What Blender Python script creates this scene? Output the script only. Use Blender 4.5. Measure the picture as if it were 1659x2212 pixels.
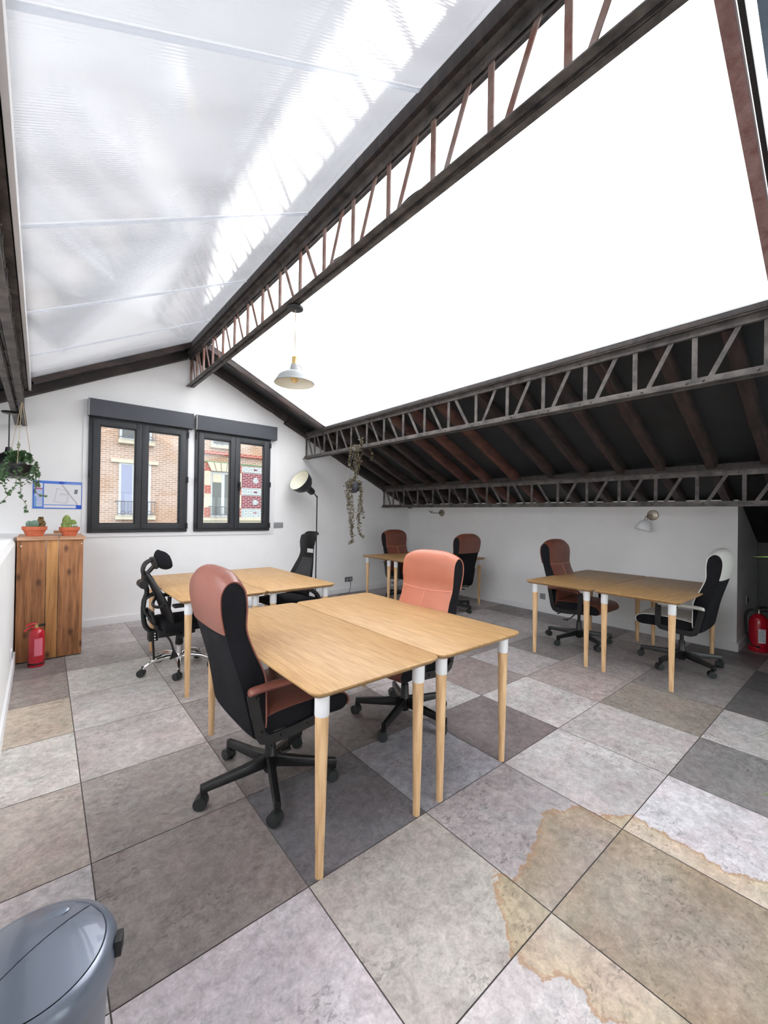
import bpy, bmesh, math, random
from mathutils import Vector, Matrix, noise
random.seed(7)
PI = math.pi
S = bpy.context.scene
for o in list(bpy.data.objects):
    bpy.data.objects.remove(o)
COL = S.collection

# ------------------------------------------------------------------ camera
CAM_H = 1.42
yaw, pitch, roll = 0.69753, 0.00567, 0.01604
fw = Vector((math.sin(yaw)*math.cos(pitch), math.cos(yaw)*math.cos(pitch), math.sin(pitch)))
rt = Vector((math.cos(yaw), -math.sin(yaw), 0)); up = rt.cross(fw)
r2 = math.cos(roll)*rt + math.sin(roll)*up
u2 = -math.sin(roll)*rt + math.cos(roll)*up
cd = bpy.data.cameras.new('camera'); cam = bpy.data.objects.new('camera', cd); COL.objects.link(cam)
M = Matrix((r2, u2, -fw)).transposed().to_4x4(); M.translation = Vector((0, 0, CAM_H))
cam.matrix_world = M
cd.sensor_fit = 'VERTICAL'; cd.sensor_height = 36.0; cd.lens = 887.107/2212*36.0
cd.clip_start = 0.02; cd.clip_end = 200
S.camera = cam

# ------------------------------------------------------------------ world and view
S.view_settings.view_transform = 'Standard'; S.view_settings.look = 'None'
S.view_settings.gamma = 1.0; S.view_settings.use_curve_mapping = False
S.view_settings.exposure = 0.86
W = bpy.data.worlds.new('sky'); S.world = W; W.use_nodes = True
nt = W.node_tree; nt.nodes.clear()
tc = nt.nodes.new('ShaderNodeTexCoord'); sx = nt.nodes.new('ShaderNodeSeparateXYZ')
nt.links.new(tc.outputs['Generated'], sx.inputs[0])
mr = nt.nodes.new('ShaderNodeMapRange'); mr.inputs['From Min'].default_value = -0.6; mr.inputs['From Max'].default_value = 0.7
mr.inputs['To Min'].default_value = 3.2; mr.inputs['To Max'].default_value = 3.4
nt.links.new(sx.outputs[0], mr.inputs['Value'])
bg = nt.nodes.new('ShaderNodeBackground'); bg.inputs[0].default_value = (0.975, 0.985, 1.0, 1)
wo = nt.nodes.new('ShaderNodeOutputWorld')
el = nt.nodes.new('ShaderNodeMapRange'); el.inputs['From Min'].default_value = -0.02; el.inputs['From Max'].default_value = 0.40
el.inputs['To Min'].default_value = 0.55; el.inputs['To Max'].default_value = 1.0; nt.links.new(sx.outputs[2], el.inputs['Value'])
ml = nt.nodes.new('ShaderNodeMath'); ml.operation = 'MULTIPLY'; nt.links.new(mr.outputs[0], ml.inputs[0]); nt.links.new(el.outputs[0], ml.inputs[1])
nt.links.new(ml.outputs[0], bg.inputs[1]); nt.links.new(bg.outputs[0], wo.inputs[0])
sd = bpy.data.lights.new('sun', 'SUN'); sun = bpy.data.objects.new('sun', sd); COL.objects.link(sun)
sd.energy = 1.6; sd.angle = 0.35; sd.color = (1.0, 0.96, 0.9)
sun.rotation_euler = (Vector((-0.62, -0.30, -0.72))).to_track_quat('-Z', 'Y').to_euler()

# ------------------------------------------------------------------ materials
def srgb(r, g, b):
    f = lambda c: (c/255/12.92) if c/255 <= 0.04045 else ((c/255+0.055)/1.055)**2.4
    return (f(r), f(g), f(b), 1)
def mat(name, col, rough=0.5, metal=0.0, spec=0.5, var=0.0, vscale=8, bump=0.0, bscale=200, col2=None, stretch=None, coat=0.0):
    m = bpy.data.materials.new(name); m.use_nodes = True
    n = m.node_tree; p = n.nodes['Principled BSDF']
    p.inputs['Base Color'].default_value = col; p.inputs['Roughness'].default_value = rough
    p.inputs['Metallic'].default_value = metal; p.inputs['Specular IOR Level'].default_value = spec
    p.inputs['Coat Weight'].default_value = coat
    if var or bump or col2:
        t = n.nodes.new('ShaderNodeTexCoord'); mp = n.nodes.new('ShaderNodeMapping')
        n.links.new(t.outputs['Object'], mp.inputs[0])
        if stretch: mp.inputs['Scale'].default_value = stretch
    if var or col2:
        no = n.nodes.new('ShaderNodeTexNoise'); no.inputs['Scale'].default_value = vscale; no.inputs['Detail'].default_value = 6
        no.inputs['Roughness'].default_value = 0.6
        n.links.new(mp.outputs[0], no.inputs['Vector'])
        mx = n.nodes.new('ShaderNodeMix'); mx.data_type = 'RGBA'
        c2 = col2 or tuple(min(1, c*(1+var)) for c in col[:3]) + (1,)
        c1 = col if col2 else tuple(c*(1-var) for c in col[:3]) + (1,)
        rp = n.nodes.new('ShaderNodeMapRange'); rp.inputs['From Min'].default_value = 0.35; rp.inputs['From Max'].default_value = 0.65
        n.links.new(no.outputs['Fac'], rp.inputs['Value'])
        n.links.new(rp.outputs[0], mx.inputs['Factor']); mx.inputs['A'].default_value = c1; mx.inputs['B'].default_value = c2
        n.links.new(mx.outputs['Result'], p.inputs['Base Color'])
    if bump:
        nb = n.nodes.new('ShaderNodeTexNoise'); nb.inputs['Scale'].default_value = bscale; nb.inputs['Detail'].default_value = 3
        n.links.new(mp.outputs[0], nb.inputs['Vector'])
        bp = n.nodes.new('ShaderNodeBump'); bp.inputs['Strength'].default_value = bump; bp.inputs['Distance'].default_value = 0.004
        n.links.new(nb.outputs['Fac'], bp.inputs['Height']); n.links.new(bp.outputs[0], p.inputs['Normal'])
    return m

MT = {}
MT['wall'] = mat('wall_paint', srgb(236, 236, 236), 0.85, var=0.02, vscale=3, bump=0.1, bscale=90)
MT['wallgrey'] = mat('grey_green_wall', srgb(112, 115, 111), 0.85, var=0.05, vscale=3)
MT['trim'] = mat('white_trim', srgb(232, 232, 234), 0.6)
MT['steel'] = mat('old_steel', srgb(60, 57, 56), 0.6, 0.15, 0.5, col2=srgb(104, 98, 94), vscale=9, bump=0.5, bscale=60)
MT['rust'] = mat('rusty_steel', srgb(116, 74, 60), 0.65, 0.2, 0.5, col2=srgb(140, 124, 116), vscale=7, bump=0.5, bscale=60)
MT['rustlit'] = mat('lit_rust_steel', srgb(128, 92, 86), 0.7, 0.0, 0.5, col2=srgb(160, 130, 126), vscale=14, bump=0.6, bscale=70)  # rust colour made lighter to stand in for daylight on the beam
MT['timber'] = mat('black_timber', srgb(30, 27, 28), 0.7, col2=srgb(58, 48, 45), vscale=4, stretch=(1, 6, 1), bump=0.4, bscale=40)
MT['rafter'] = mat('brown_timber', srgb(30, 24, 24), 0.55, col2=srgb(64, 48, 44), vscale=5, stretch=(0.6, 4, 2), bump=0.6, bscale=30)
MT['rafter_red'] = mat('red_timber', srgb(56, 34, 30), 0.55, col2=srgb(100, 64, 52), vscale=5, stretch=(0.6, 4, 2), bump=0.6, bscale=30)
MT['roofboard'] = mat('dark_board', srgb(36, 38, 40), 0.6, var=0.25, vscale=2)
MT['anthracite'] = mat('anthracite_frame', srgb(44, 46, 50), 0.45, bump=0.05)
MT['shutter'] = mat('shutter_box_grey', srgb(72, 74, 82), 0.6)
MT['black'] = mat('black_plastic', srgb(24, 25, 26), 0.45)
MT['blacksteel'] = mat('black_painted_steel', srgb(22, 22, 23), 0.35, 0.0, 0.5)
MT['wheel'] = mat('wheel_grey', srgb(42, 46, 46), 0.5)
MT['fabric'] = mat('black_fabric', srgb(26, 26, 30), 0.95, var=0.2, vscale=5, bump=0.3, bscale=500, spec=0.2)
MT['leather'] = mat('brown_leather', srgb(132, 80, 68), 0.38, var=0.12, vscale=4, bump=0.3, bscale=140)
MT['leather_salmon'] = mat('salmon_leather', srgb(178, 108, 84), 0.45, var=0.08, vscale=4, bump=0.3, bscale=140)
MT['leather_dark'] = mat('dark_brown_leather', srgb(120, 70, 56), 0.4, var=0.1, vscale=4, bump=0.3, bscale=140)
MT['leather_white'] = mat('white_leather', srgb(215, 214, 208), 0.45, var=0.04, vscale=4, bump=0.2, bscale=140)
MT['chrome'] = mat('chrome', (0.85, 0.85, 0.86, 1), 0.08, 1.0)
MT['white'] = mat('white_metal', srgb(238, 240, 242), 0.4)
MT['lampgrey'] = mat('lamp_grey', srgb(150, 153, 155), 0.5)
MT['lampin'] = mat('lamp_cream', srgb(232, 230, 214), 0.6)
MT['brass'] = mat('brass', srgb(206, 176, 120), 0.35, 0.8)
MT['nickel'] = mat('brushed_nickel', srgb(150, 142, 130), 0.32, 0.9)
MT['glassbulb'] = mat('bulb_amber', srgb(225, 190, 130), 0.1); 
MT['terracotta'] = mat('terracotta', srgb(188, 100, 68), 0.8, var=0.08, vscale=20)
MT['soil'] = mat('gravel', srgb(214, 190, 170), 0.9, var=0.3, vscale=90)
MT['cactus'] = mat('cactus_green', srgb(120, 138, 72), 0.8, var=0.2, vscale=60, bump=0.5)
MT['cactus_blue'] = mat('cactus_blue_green', srgb(104, 128, 112), 0.8, var=0.25, vscale=40)
MT['cactus_dark'] = mat('cactus_dark', srgb(70, 70, 36), 0.8, col2=srgb(120, 84, 50), vscale=40)
MT['cactus_white'] = mat('cactus_white', srgb(200, 205, 190), 0.9, col2=srgb(110, 125, 95), vscale=120)
MT['ivy'] = mat('ivy_leaf', srgb(52, 84, 48), 0.5, col2=srgb(104, 136, 92), vscale=14)
MT['dryleaf'] = mat('dry_leaf', srgb(44, 38, 28), 0.6, col2=srgb(136, 126, 96), vscale=60)
MT['stem'] = mat('plant_stem', srgb(96, 76, 58), 0.8)
MT['leaf'] = mat('bright_leaf', srgb(132, 184, 84), 0.5, col2=srgb(190, 214, 140), vscale=10)
MT['red'] = mat('extinguisher_red', srgb(186, 18, 40), 0.25, coat=0.5)
MT['pinklabel'] = mat('pink_label', srgb(226, 120, 140), 0.5)
MT['paper'] = mat('paper', srgb(226, 228, 232), 0.7)
MT['blue'] = mat('poster_blue', srgb(72, 122, 214), 0.5)
MT['darkblue'] = mat('poster_dark_blue', srgb(34, 80, 196), 0.5)
MT['posterline'] = mat('poster_line', srgb(120, 122, 126), 0.6)
MT['postergrey'] = mat('poster_road_grey', srgb(190, 186, 190), 0.6)
MT['posterteal'] = mat('poster_teal', srgb(120, 190, 214), 0.6)
MT['posterred'] = mat('poster_red', srgb(190, 110, 130), 0.6)
MT['grey'] = mat('switch_grey', srgb(152, 152, 154), 0.4, 0.2)
MT['greydark'] = mat('socket_dark_grey', srgb(96, 96, 98), 0.4, 0.2)
MT['bin'] = mat('bin_metallic_grey', srgb(112, 120, 134), 0.3, 0.35, coat=0.4)
MT['binbody'] = mat('bin_body_grey', srgb(124, 128, 136), 0.4, 0.2)
MT['rope'] = mat('rope', srgb(170, 150, 120), 0.9)
MT['seam'] = mat('leather_seam', srgb(226, 150, 124), 0.5)
MT['meshgrey'] = mat('grey_mesh', srgb(78, 78, 80), 0.7)
MT['stone'] = mat('pale_stone', srgb(188, 182, 164), 0.8, var=0.05)
MT['curtain'] = mat('pale_curtain', srgb(140, 146, 170), 0.8)
MT['darkpane'] = mat('dark_pane', srgb(96, 100, 98), 0.15)
MT['iron'] = mat('wrought_iron', srgb(96, 100, 110), 0.6)
MT['stonegreen'] = mat('green_glazed_tile', srgb(96, 136, 96), 0.4)
MT['housewhite'] = mat('painted_window_frame', srgb(186, 190, 192), 0.6)
MT['grout'] = mat('grout', srgb(98, 92, 90), 0.9)

def wood(name, c1, c2, scale, stretch, rough=0.35, knots=False, coat=0.0):
    m = bpy.data.materials.new(name); m.use_nodes = True; n = m.node_tree; p = n.nodes['Principled BSDF']
    t = n.nodes.new('ShaderNodeTexCoord'); mp = n.nodes.new('ShaderNodeMapping'); mp.inputs['Scale'].default_value = stretch
    n.links.new(t.outputs['Object'], mp.inputs[0])
    a = n.nodes.new('ShaderNodeTexNoise'); a.inputs['Scale'].default_value = scale; a.inputs['Detail'].default_value = 8; a.inputs['Roughness'].default_value = 0.62
    a.inputs['Distortion'].default_value = 0.35
    n.links.new(mp.outputs[0], a.inputs['Vector'])
    cr = n.nodes.new('ShaderNodeValToRGB'); cr.color_ramp.elements[0].color = c1; cr.color_ramp.elements[1].color = c2
    cr.color_ramp.elements[0].position = 0.3; cr.color_ramp.elements[1].position = 0.62
    n.links.new(a.outputs['Fac'], cr.inputs[0]); out = cr.outputs[0]
    if knots:
        v = n.nodes.new('ShaderNodeTexVoronoi'); v.voronoi_dimensions = '2D'; v.inputs['Scale'].default_value = 2.6
        s3 = n.nodes.new('ShaderNodeSeparateXYZ'); c3 = n.nodes.new('ShaderNodeCombineXYZ'); n.links.new(t.outputs['Object'], s3.inputs[0]); n.links.new(s3.outputs[0], c3.inputs[0]); n.links.new(s3.outputs[2], c3.inputs[1])
        m2 = n.nodes.new('ShaderNodeMapping'); m2.inputs['Scale'].default_value = (1.7, 0.95, 1); m2.inputs['Location'].default_value = (0.35, 0.2, 0.1)
        n.links.new(c3.outputs[0], m2.inputs[0]); n.links.new(m2.outputs[0], v.inputs['Vector'])
        k = n.nodes.new('ShaderNodeMapRange'); k.inputs['From Min'].default_value = 0.02; k.inputs['From Max'].default_value = 0.12
        k.inputs['To Min'].default_value = 1; k.inputs['To Max'].default_value = 0
        n.links.new(v.outputs['Distance'], k.inputs['Value'])
        mx = n.nodes.new('ShaderNodeMix'); mx.data_type = 'RGBA'; n.links.new(k.outputs[0], mx.inputs['Factor'])
        n.links.new(out, mx.inputs['A']); mx.inputs['B'].default_value = srgb(96, 64, 50); out = mx.outputs['Result']
    n.links.new(out, p.inputs['Base Color']); p.inputs['Roughness'].default_value = rough; p.inputs['Coat Weight'].default_value = coat; p.inputs['Specular IOR Level'].default_value = 0.3
    bp = n.nodes.new('ShaderNodeBump'); bp.inputs['Strength'].default_value = 0.15; bp.inputs['Distance'].default_value = 0.002
    n.links.new(a.outputs['Fac'], bp.inputs['Height']); n.links.new(bp.outputs[0], p.inputs['Normal'])
    return m
MT['bamboo'] = wood('bamboo_top', srgb(148, 112, 72), srgb(178, 143, 98), 5, (16, 0.9, 16), 0.45)
MT['legwood'] = wood('bamboo_leg', srgb(196, 154, 110), srgb(228, 192, 148), 6, (9, 9, 0.7), 0.4)
MT['plank'] = wood('cabinet_plank', srgb(112, 74, 48), srgb(178, 124, 84), 4, (9, 9, 0.6), 0.6, knots=True)
MT['plank2'] = wood('cabinet_plank_light', srgb(148, 100, 60), srgb(198, 146, 92), 4, (10, 9, 0.6), 0.6, knots=True)
MT['planktop'] = wood('cabinet_top_board', srgb(150, 112, 86), srgb(196, 154, 122), 4, (0.8, 9, 9), 0.55)

def leaf_crack():
    m = MT['legwood'].copy(); m.name = 'cracked_bamboo_leg'; n = m.node_tree; p = n.nodes['Principled BSDF']
    src = p.inputs['Base Color'].links[0].from_socket
    t = n.nodes.new('ShaderNodeTexCoord'); s = n.nodes.new('ShaderNodeSeparateXYZ'); n.links.new(t.outputs['Object'], s.inputs[0])
    no = n.nodes.new('ShaderNodeTexNoise'); no.inputs['Scale'].default_value = 3.2; no.inputs['Detail'].default_value = 4; no.inputs['Distortion'].default_value = 1
    mp = n.nodes.new('ShaderNodeMapping'); mp.inputs['Scale'].default_value = (30, 30, 1.6); n.links.new(t.outputs['Object'], mp.inputs[0]); n.links.new(mp.outputs[0], no.inputs['Vector'])
    a = n.nodes.new('ShaderNodeMapRange'); a.inputs['From Min'].default_value = 0.60; a.inputs['From Max'].default_value = 0.64; n.links.new(no.outputs['Fac'], a.inputs['Value'])
    b = n.nodes.new('ShaderNodeMapRange'); b.inputs['From Min'].default_value = 0.24; b.inputs['From Max'].default_value = 0.12; n.links.new(s.outputs[2], b.inputs['Value'])
    mu = n.nodes.new('ShaderNodeMath'); mu.operation = 'MULTIPLY'; n.links.new(a.outputs[0], mu.inputs[0]); n.links.new(b.outputs[0], mu.inputs[1])
    mx = n.nodes.new('ShaderNodeMix'); mx.data_type = 'RGBA'; n.links.new(mu.outputs[0], mx.inputs['Factor']); n.links.new(src, mx.inputs['A'])
    mx.inputs['B'].default_value = srgb(70, 56, 40); n.links.new(mx.outputs['Result'], p.inputs['Base Color'])
    return m
MT['legcrack'] = leaf_crack()

def panel_mat(name, transp, transl, gl, rough, col, ribs=0.0, ribscale=60):
    m = bpy.data.materials.new(name); m.use_nodes = True; n = m.node_tree; n.nodes.clear()
    o = n.nodes.new('ShaderNodeOutputMaterial')
    a = n.nodes.new('ShaderNodeBsdfTransparent'); a.inputs[0].default_value = tuple(c for c in col)
    b = n.nodes.new('ShaderNodeBsdfTranslucent'); b.inputs[0].default_value = col
    g = n.nodes.new('ShaderNodeBsdfGlossy'); g.inputs['Roughness'].default_value = rough; g.inputs[0].default_value = (1, 1, 1, 1)
    m1 = n.nodes.new('ShaderNodeMixShader'); m1.inputs[0].default_value = transl
    n.links.new(a.outputs[0], m1.inputs[1]); n.links.new(b.outputs[0], m1.inputs[2])
    fr = n.nodes.new('ShaderNodeLayerWeight'); fr.inputs[0].default_value = 0.35
    k = n.nodes.new('ShaderNodeMapRange'); k.inputs['To Min'].default_value = gl*0.35; k.inputs['To Max'].default_value = gl*2.2
    n.links.new(fr.outputs['Facing'], k.inputs['Value'])
    m2 = n.nodes.new('ShaderNodeMixShader'); n.links.new(k.outputs[0], m2.inputs[0])
    n.links.new(m1.outputs[0], m2.inputs[1]); n.links.new(g.outputs[0], m2.inputs[2])
    n.links.new(m2.outputs[0], o.inputs[0])
    t = n.nodes.new('ShaderNodeTexCoord')
    if ribs:
        w = n.nodes.new('ShaderNodeTexWave'); w.bands_direction = 'Y'; w.inputs['Scale'].default_value = ribscale; w.inputs['Distortion'].default_value = 0.4
        w.inputs['Detail'].default_value = 1
        n.links.new(t.outputs['Object'], w.inputs['Vector'])
        bp = n.nodes.new('ShaderNodeBump'); bp.inputs['Strength'].default_value = ribs; bp.inputs['Distance'].default_value = 0.004
        n.links.new(w.outputs['Fac'], bp.inputs['Height'])
        n.links.new(bp.outputs[0], g.inputs['Normal']); n.links.new(bp.outputs[0], b.inputs['Normal'])
        # dirt streaks and slight cloudiness of the old sheets
        no = n.nodes.new('ShaderNodeTexNoise'); no.inputs['Scale'].default_value = 1.1; no.inputs['Detail'].default_value = 5
        mp = n.nodes.new('ShaderNodeMapping'); mp.inputs['Scale'].default_value = (0.7, 2.6, 0.7); n.links.new(t.outputs['Object'], mp.inputs[0]); n.links.new(mp.outputs[0], no.inputs['Vector'])
        cr = n.nodes.new('ShaderNodeMix'); cr.data_type = 'RGBA'; cr.inputs['A'].default_value = tuple(c*0.92 for c in col[:3])+(1,); cr.inputs['B'].default_value = col
        q = n.nodes.new('ShaderNodeMapRange'); q.inputs['From Min'].default_value = 0.35; q.inputs['From Max'].default_value = 0.55; n.links.new(no.outputs['Fac'], q.inputs['Value'])
        n.links.new(q.outputs[0], cr.inputs['Factor']); n.links.new(cr.outputs['Result'], b.inputs[0]); n.links.new(cr.outputs['Result'], a.inputs[0])
    return m
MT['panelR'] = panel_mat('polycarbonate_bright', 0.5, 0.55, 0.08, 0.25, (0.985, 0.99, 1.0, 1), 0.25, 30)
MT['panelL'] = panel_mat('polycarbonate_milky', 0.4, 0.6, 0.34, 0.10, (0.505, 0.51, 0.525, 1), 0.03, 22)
MT['joint'] = panel_mat('joint_strip', 0.3, 0.6, 0.1, 0.2, (0.92, 0.94, 0.97, 1))
MT['roofglass'] = panel_mat('roof_glass', 0.9, 0.12, 0.12, 0.05, (0.11, 0.13, 0.15, 1))
def glass_mat():
    m = bpy.data.materials.new('window_glass'); m.use_nodes = True; n = m.node_tree; n.nodes.clear()
    o = n.nodes.new('ShaderNodeOutputMaterial'); a = n.nodes.new('ShaderNodeBsdfTransparent'); a.inputs[0].default_value = (0.80, 0.82, 0.82, 1)
    g = n.nodes.new('ShaderNodeBsdfGlossy'); g.inputs['Roughness'].default_value = 0.02
    fr = n.nodes.new('ShaderNodeFresnel'); fr.inputs[0].default_value = 1.45
    m2 = n.nodes.new('ShaderNodeMixShader'); n.links.new(fr.outputs[0], m2.inputs[0]); n.links.new(a.outputs[0], m2.inputs[1]); n.links.new(g.outputs[0], m2.inputs[2])
    n.links.new(m2.outputs[0], o.inputs[0]); return m
MT['glass'] = glass_mat()

def brick_mat(name, c1, c2, mortar, bw, bh, ms=0.01, noise_c=None):
    m = bpy.data.materials.new(name); m.use_nodes = True; n = m.node_tree; p = n.nodes['Principled BSDF']; p.inputs['Roughness'].default_value = 0.8
    t = n.nodes.new('ShaderNodeTexCoord'); s = n.nodes.new('ShaderNodeSeparateXYZ'); c = n.nodes.new('ShaderNodeCombineXYZ')
    n.links.new(t.outputs['Object'], s.inputs[0]); n.links.new(s.outputs[0], c.inputs[0]); n.links.new(s.outputs[2], c.inputs[1])
    b = n.nodes.new('ShaderNodeTexBrick'); b.inputs['Color1'].default_value = c1; b.inputs['Color2'].default_value = c2; b.inputs['Mortar'].default_value = mortar
    b.inputs['Scale'].default_value = 1; b.inputs['Brick Width'].default_value = bw; b.inputs['Row Height'].default_value = bh; b.inputs['Mortar Size'].default_value = ms
    n.links.new(c.outputs[0], b.inputs['Vector']); out = b.outputs['Color']
    if noise_c:
        no = n.nodes.new('ShaderNodeTexNoise'); no.inputs['Scale'].default_value = 0.5; no.inputs['Detail'].default_value = 4; n.links.new(t.outputs['Object'], no.inputs['Vector'])
        q = n.nodes.new('ShaderNodeMapRange'); q.inputs['From Min'].default_value = 0.45; q.inputs['From Max'].default_value = 0.6; n.links.new(no.outputs['Fac'], q.inputs['Value'])
        q.inputs['To Max'].default_value = 0.6
        mx = n.nodes.new('ShaderNodeMix'); mx.data_type = 'RGBA'; n.links.new(q.outputs[0], mx.inputs['Factor']); n.links.new(out, mx.inputs['A']); mx.inputs['B'].default_value = noise_c
        mx.blend_type = 'MULTIPLY'; out = mx.outputs['Result']
    n.links.new(out, p.inputs['Base Color']); return m
MT['brick'] = brick_mat('pale_brick', srgb(170, 142, 124), srgb(150, 122, 104), srgb(182, 172, 166), 0.26, 0.085, 0.016, srgb(232, 200, 160))
MT['brickred'] = brick_mat('glazed_red_brick', srgb(116, 28, 46), srgb(98, 24, 42), srgb(176, 150, 152), 0.26, 0.085, 0.014)
MT['brickorange'] = brick_mat('orange_brick', srgb(158, 66, 54), srgb(146, 58, 50), srgb(180, 150, 138), 0.26, 0.085, 0.014)
MT['brickwhite'] = brick_mat('white_glazed_brick', srgb(190, 198, 200), srgb(180, 190, 192), srgb(128, 136, 140), 0.26, 0.085, 0.014)

# ------------------------------------------------------------------ floor material
def floor_mat():
    m = bpy.data.materials.new('stone_tile'); m.use_nodes = True; n = m.node_tree; p = n.nodes['Principled BSDF']
    L = n.links.new
    t = n.nodes.new('ShaderNodeTexCoord'); at = n.nodes.new('ShaderNodeAttribute'); at.attribute_name = 'tone'
    of = n.nodes.new('ShaderNodeAttribute'); of.attribute_name = 'shift'
    ad = n.nodes.new('ShaderNodeVectorMath'); ad.operation = 'ADD'; L(t.outputs['Object'], ad.inputs[0]); L(of.outputs['Vector'], ad.inputs[1])
    def nz(scale, det, rough, dist=0.0, st=None):
        x = n.nodes.new('ShaderNodeTexNoise'); x.inputs['Scale'].default_value = scale; x.inputs['Detail'].default_value = det
        x.inputs['Roughness'].default_value = rough; x.inputs['Distortion'].default_value = dist
        if st:
            mp = n.nodes.new('ShaderNodeMapping'); mp.inputs['Scale'].default_value = st; L(ad.outputs[0], mp.inputs[0]); L(mp.outputs[0], x.inputs['Vector'])
        else: L(ad.outputs[0], x.inputs['Vector'])
        return x.outputs['Fac']
    def rng(s, a, b, c, d):
        x = n.nodes.new('ShaderNodeMapRange'); L(s, x.inputs['Value'])
        for k, v in zip(('From Min', 'From Max', 'To Min', 'To Max'), (a, b, c, d)): x.inputs[k].default_value = v
        return x.outputs[0]
    def math_(op, a, b):
        x = n.nodes.new('ShaderNodeMath'); x.operation = op
        for i, q in enumerate((a, b)):
            if isinstance(q, float): x.inputs[i].default_value = q
            else: L(q, x.inputs[i])
        return x.outputs[0]
    cloud = rng(nz(2.6, 5, 0.6, 0.3), 0.3, 0.7, 0.82, 1.2)
    mott = rng(nz(22, 7, 0.75, 0.4), 0.36, 0.64, 0.74, 1.20)
    fine = rng(nz(90, 4, 0.7), 0.3, 0.7, 0.86, 1.12)
    patch = rng(nz(3.2, 3, 0.5), 0.48, 0.62, 0.0, 1.0)
    spots = rng(nz(34, 5, 0.6, 0.8, (1, 1.8, 1)), 0.56, 0.62, 0.0, 1.0)
    sp = math_('MULTIPLY', patch, spots)
    dark = rng(sp, 0.0, 1.0, 1.0, 0.62)
    tot = math_('MULTIPLY', math_('MULTIPLY', cloud, mott), math_('MULTIPLY', fine, dark))
    vm = n.nodes.new('ShaderNodeVectorMath'); vm.operation = 'SCALE'; L(at.outputs['Color'], vm.inputs[0]); L(tot, vm.inputs['Scale'])
    # hue drift between warm, lilac and grey
    h = rng(nz(5, 4, 0.6, 0.5), 0.4, 0.62, 0.0, 1.0)
    mx = n.nodes.new('ShaderNodeMix'); mx.data_type = 'RGBA'; mx.blend_type = 'MULTIPLY'; L(h, mx.inputs['Factor']); L(vm.outputs[0], mx.inputs['A'])
    mx.inputs['B'].default_value = (1.0, 0.93, 0.94, 1)
    # water stain with rusty rim
    st = n.nodes.new('ShaderNodeAttribute'); st.attribute_name = 'stain'
    wob = rng(nz(9, 6, 0.7), 0.3, 0.7, -0.035, 0.035)
    d = math_('ADD', st.outputs['Fac'], wob)
    inside = rng(d, -0.004, 0.004, 0.0, 1.0)
    fade = rng(d, 0.0, 0.30, 0.95, 0.30)
    rim = math_('MULTIPLY', rng(d, -0.006, 0.0, 0.0, 1.0), rng(d, 0.002, 0.016, 1.0, 0.0))
    m1 = n.nodes.new('ShaderNodeMix'); m1.data_type = 'RGBA'; m1.blend_type = 'MULTIPLY'; L(math_('MULTIPLY', inside, fade), m1.inputs['Factor'])
    L(mx.outputs['Result'], m1.inputs['A']); m1.inputs['B'].default_value = (0.93, 0.80, 0.56, 1)
    m2 = n.nodes.new('ShaderNodeMix'); m2.data_type = 'RGBA'; L(math_('MULTIPLY', rim, 0.65), m2.inputs['Factor']); L(m1.outputs['Result'], m2.inputs['A'])
    m2.inputs['B'].default_value = srgb(160, 116, 80)
    L(m2.outputs['Result'], p.inputs['Base Color'])
    L(rng(nz(6, 4, 0.6), 0.3, 0.7, 0.36, 0.55), p.inputs['Roughness']); p.inputs['Specular IOR Level'].default_value = 0.4
    bp = n.nodes.new('ShaderNodeBump'); bp.inputs['Strength'].default_value = 0.25; bp.inputs['Distance'].default_value = 0.002
    L(mott, bp.inputs['Height']); L(bp.outputs[0], p.inputs['Normal'])
    return m
MT['tile'] = floor_mat()

# ------------------------------------------------------------------ mesh helpers
def link(name, bm, m, parent=None, loc=None, rot=None, smooth=40):
    me = bpy.data.meshes.new(name); bmesh.ops.recalc_face_normals(bm, faces=bm.faces); bm.to_mesh(me); bm.free()
    for x in (m if isinstance(m, (list, tuple)) else [m]): me.materials.append(MT[x] if isinstance(x, str) else x)
    if smooth:
        me.shade_smooth(); me.set_sharp_from_angle(angle=math.radians(smooth))
    o = bpy.data.objects.new(name, me); COL.objects.link(o)
    if parent: o.parent = parent
    if loc: o.location = loc
    if rot: o.rotation_euler = rot
    return o
def tag(o, label=None, cat=None, group=None, kind=None):
    if label: o['label'] = label
    if cat: o['category'] = cat
    if group: o['group'] = group
    if kind: o['kind'] = kind
    return o
def empty(name, loc=(0, 0, 0), rz=0, **k):
    o = bpy.data.objects.new(name, None); COL.objects.link(o); o.location = loc; o.rotation_euler = (0, 0, rz); o.empty_display_size = 0.1
    return tag(o, **k)
def struct(o, label=None):
    o['kind'] = 'structure'
    if label: o['label'] = label
    return o
def copy_tree(o, parent=None):
    c = o.copy(); COL.objects.link(c)
    if parent: c.parent = parent
    for ch in list(o.children): copy_tree(ch, c)
    return c
def NB(): return bmesh.new()
def box(bm, c, s, bev=0.0, rot=None, seg=2):
    t = bmesh.new(); bmesh.ops.create_cube(t, size=1); bmesh.ops.scale(t, vec=s, verts=t.verts)
    if bev: bmesh.ops.bevel(t, geom=list(t.edges), offset=bev, segments=seg, affect='EDGES', profile=0.7)
    if rot is not None: bmesh.ops.rotate(t, verts=t.verts, matrix=rot)
    bmesh.ops.translate(t, verts=t.verts, vec=c); merge(bm, t)
def merge(bm, t, mi=0):
    vs = [bm.verts.new(v.co) for v in t.verts]; t.verts.index_update()
    for f in t.faces:
        try: nf = bm.faces.new([vs[v.index] for v in f.verts]); nf.material_index = mi or f.material_index
        except ValueError: pass
    t.free()
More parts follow.
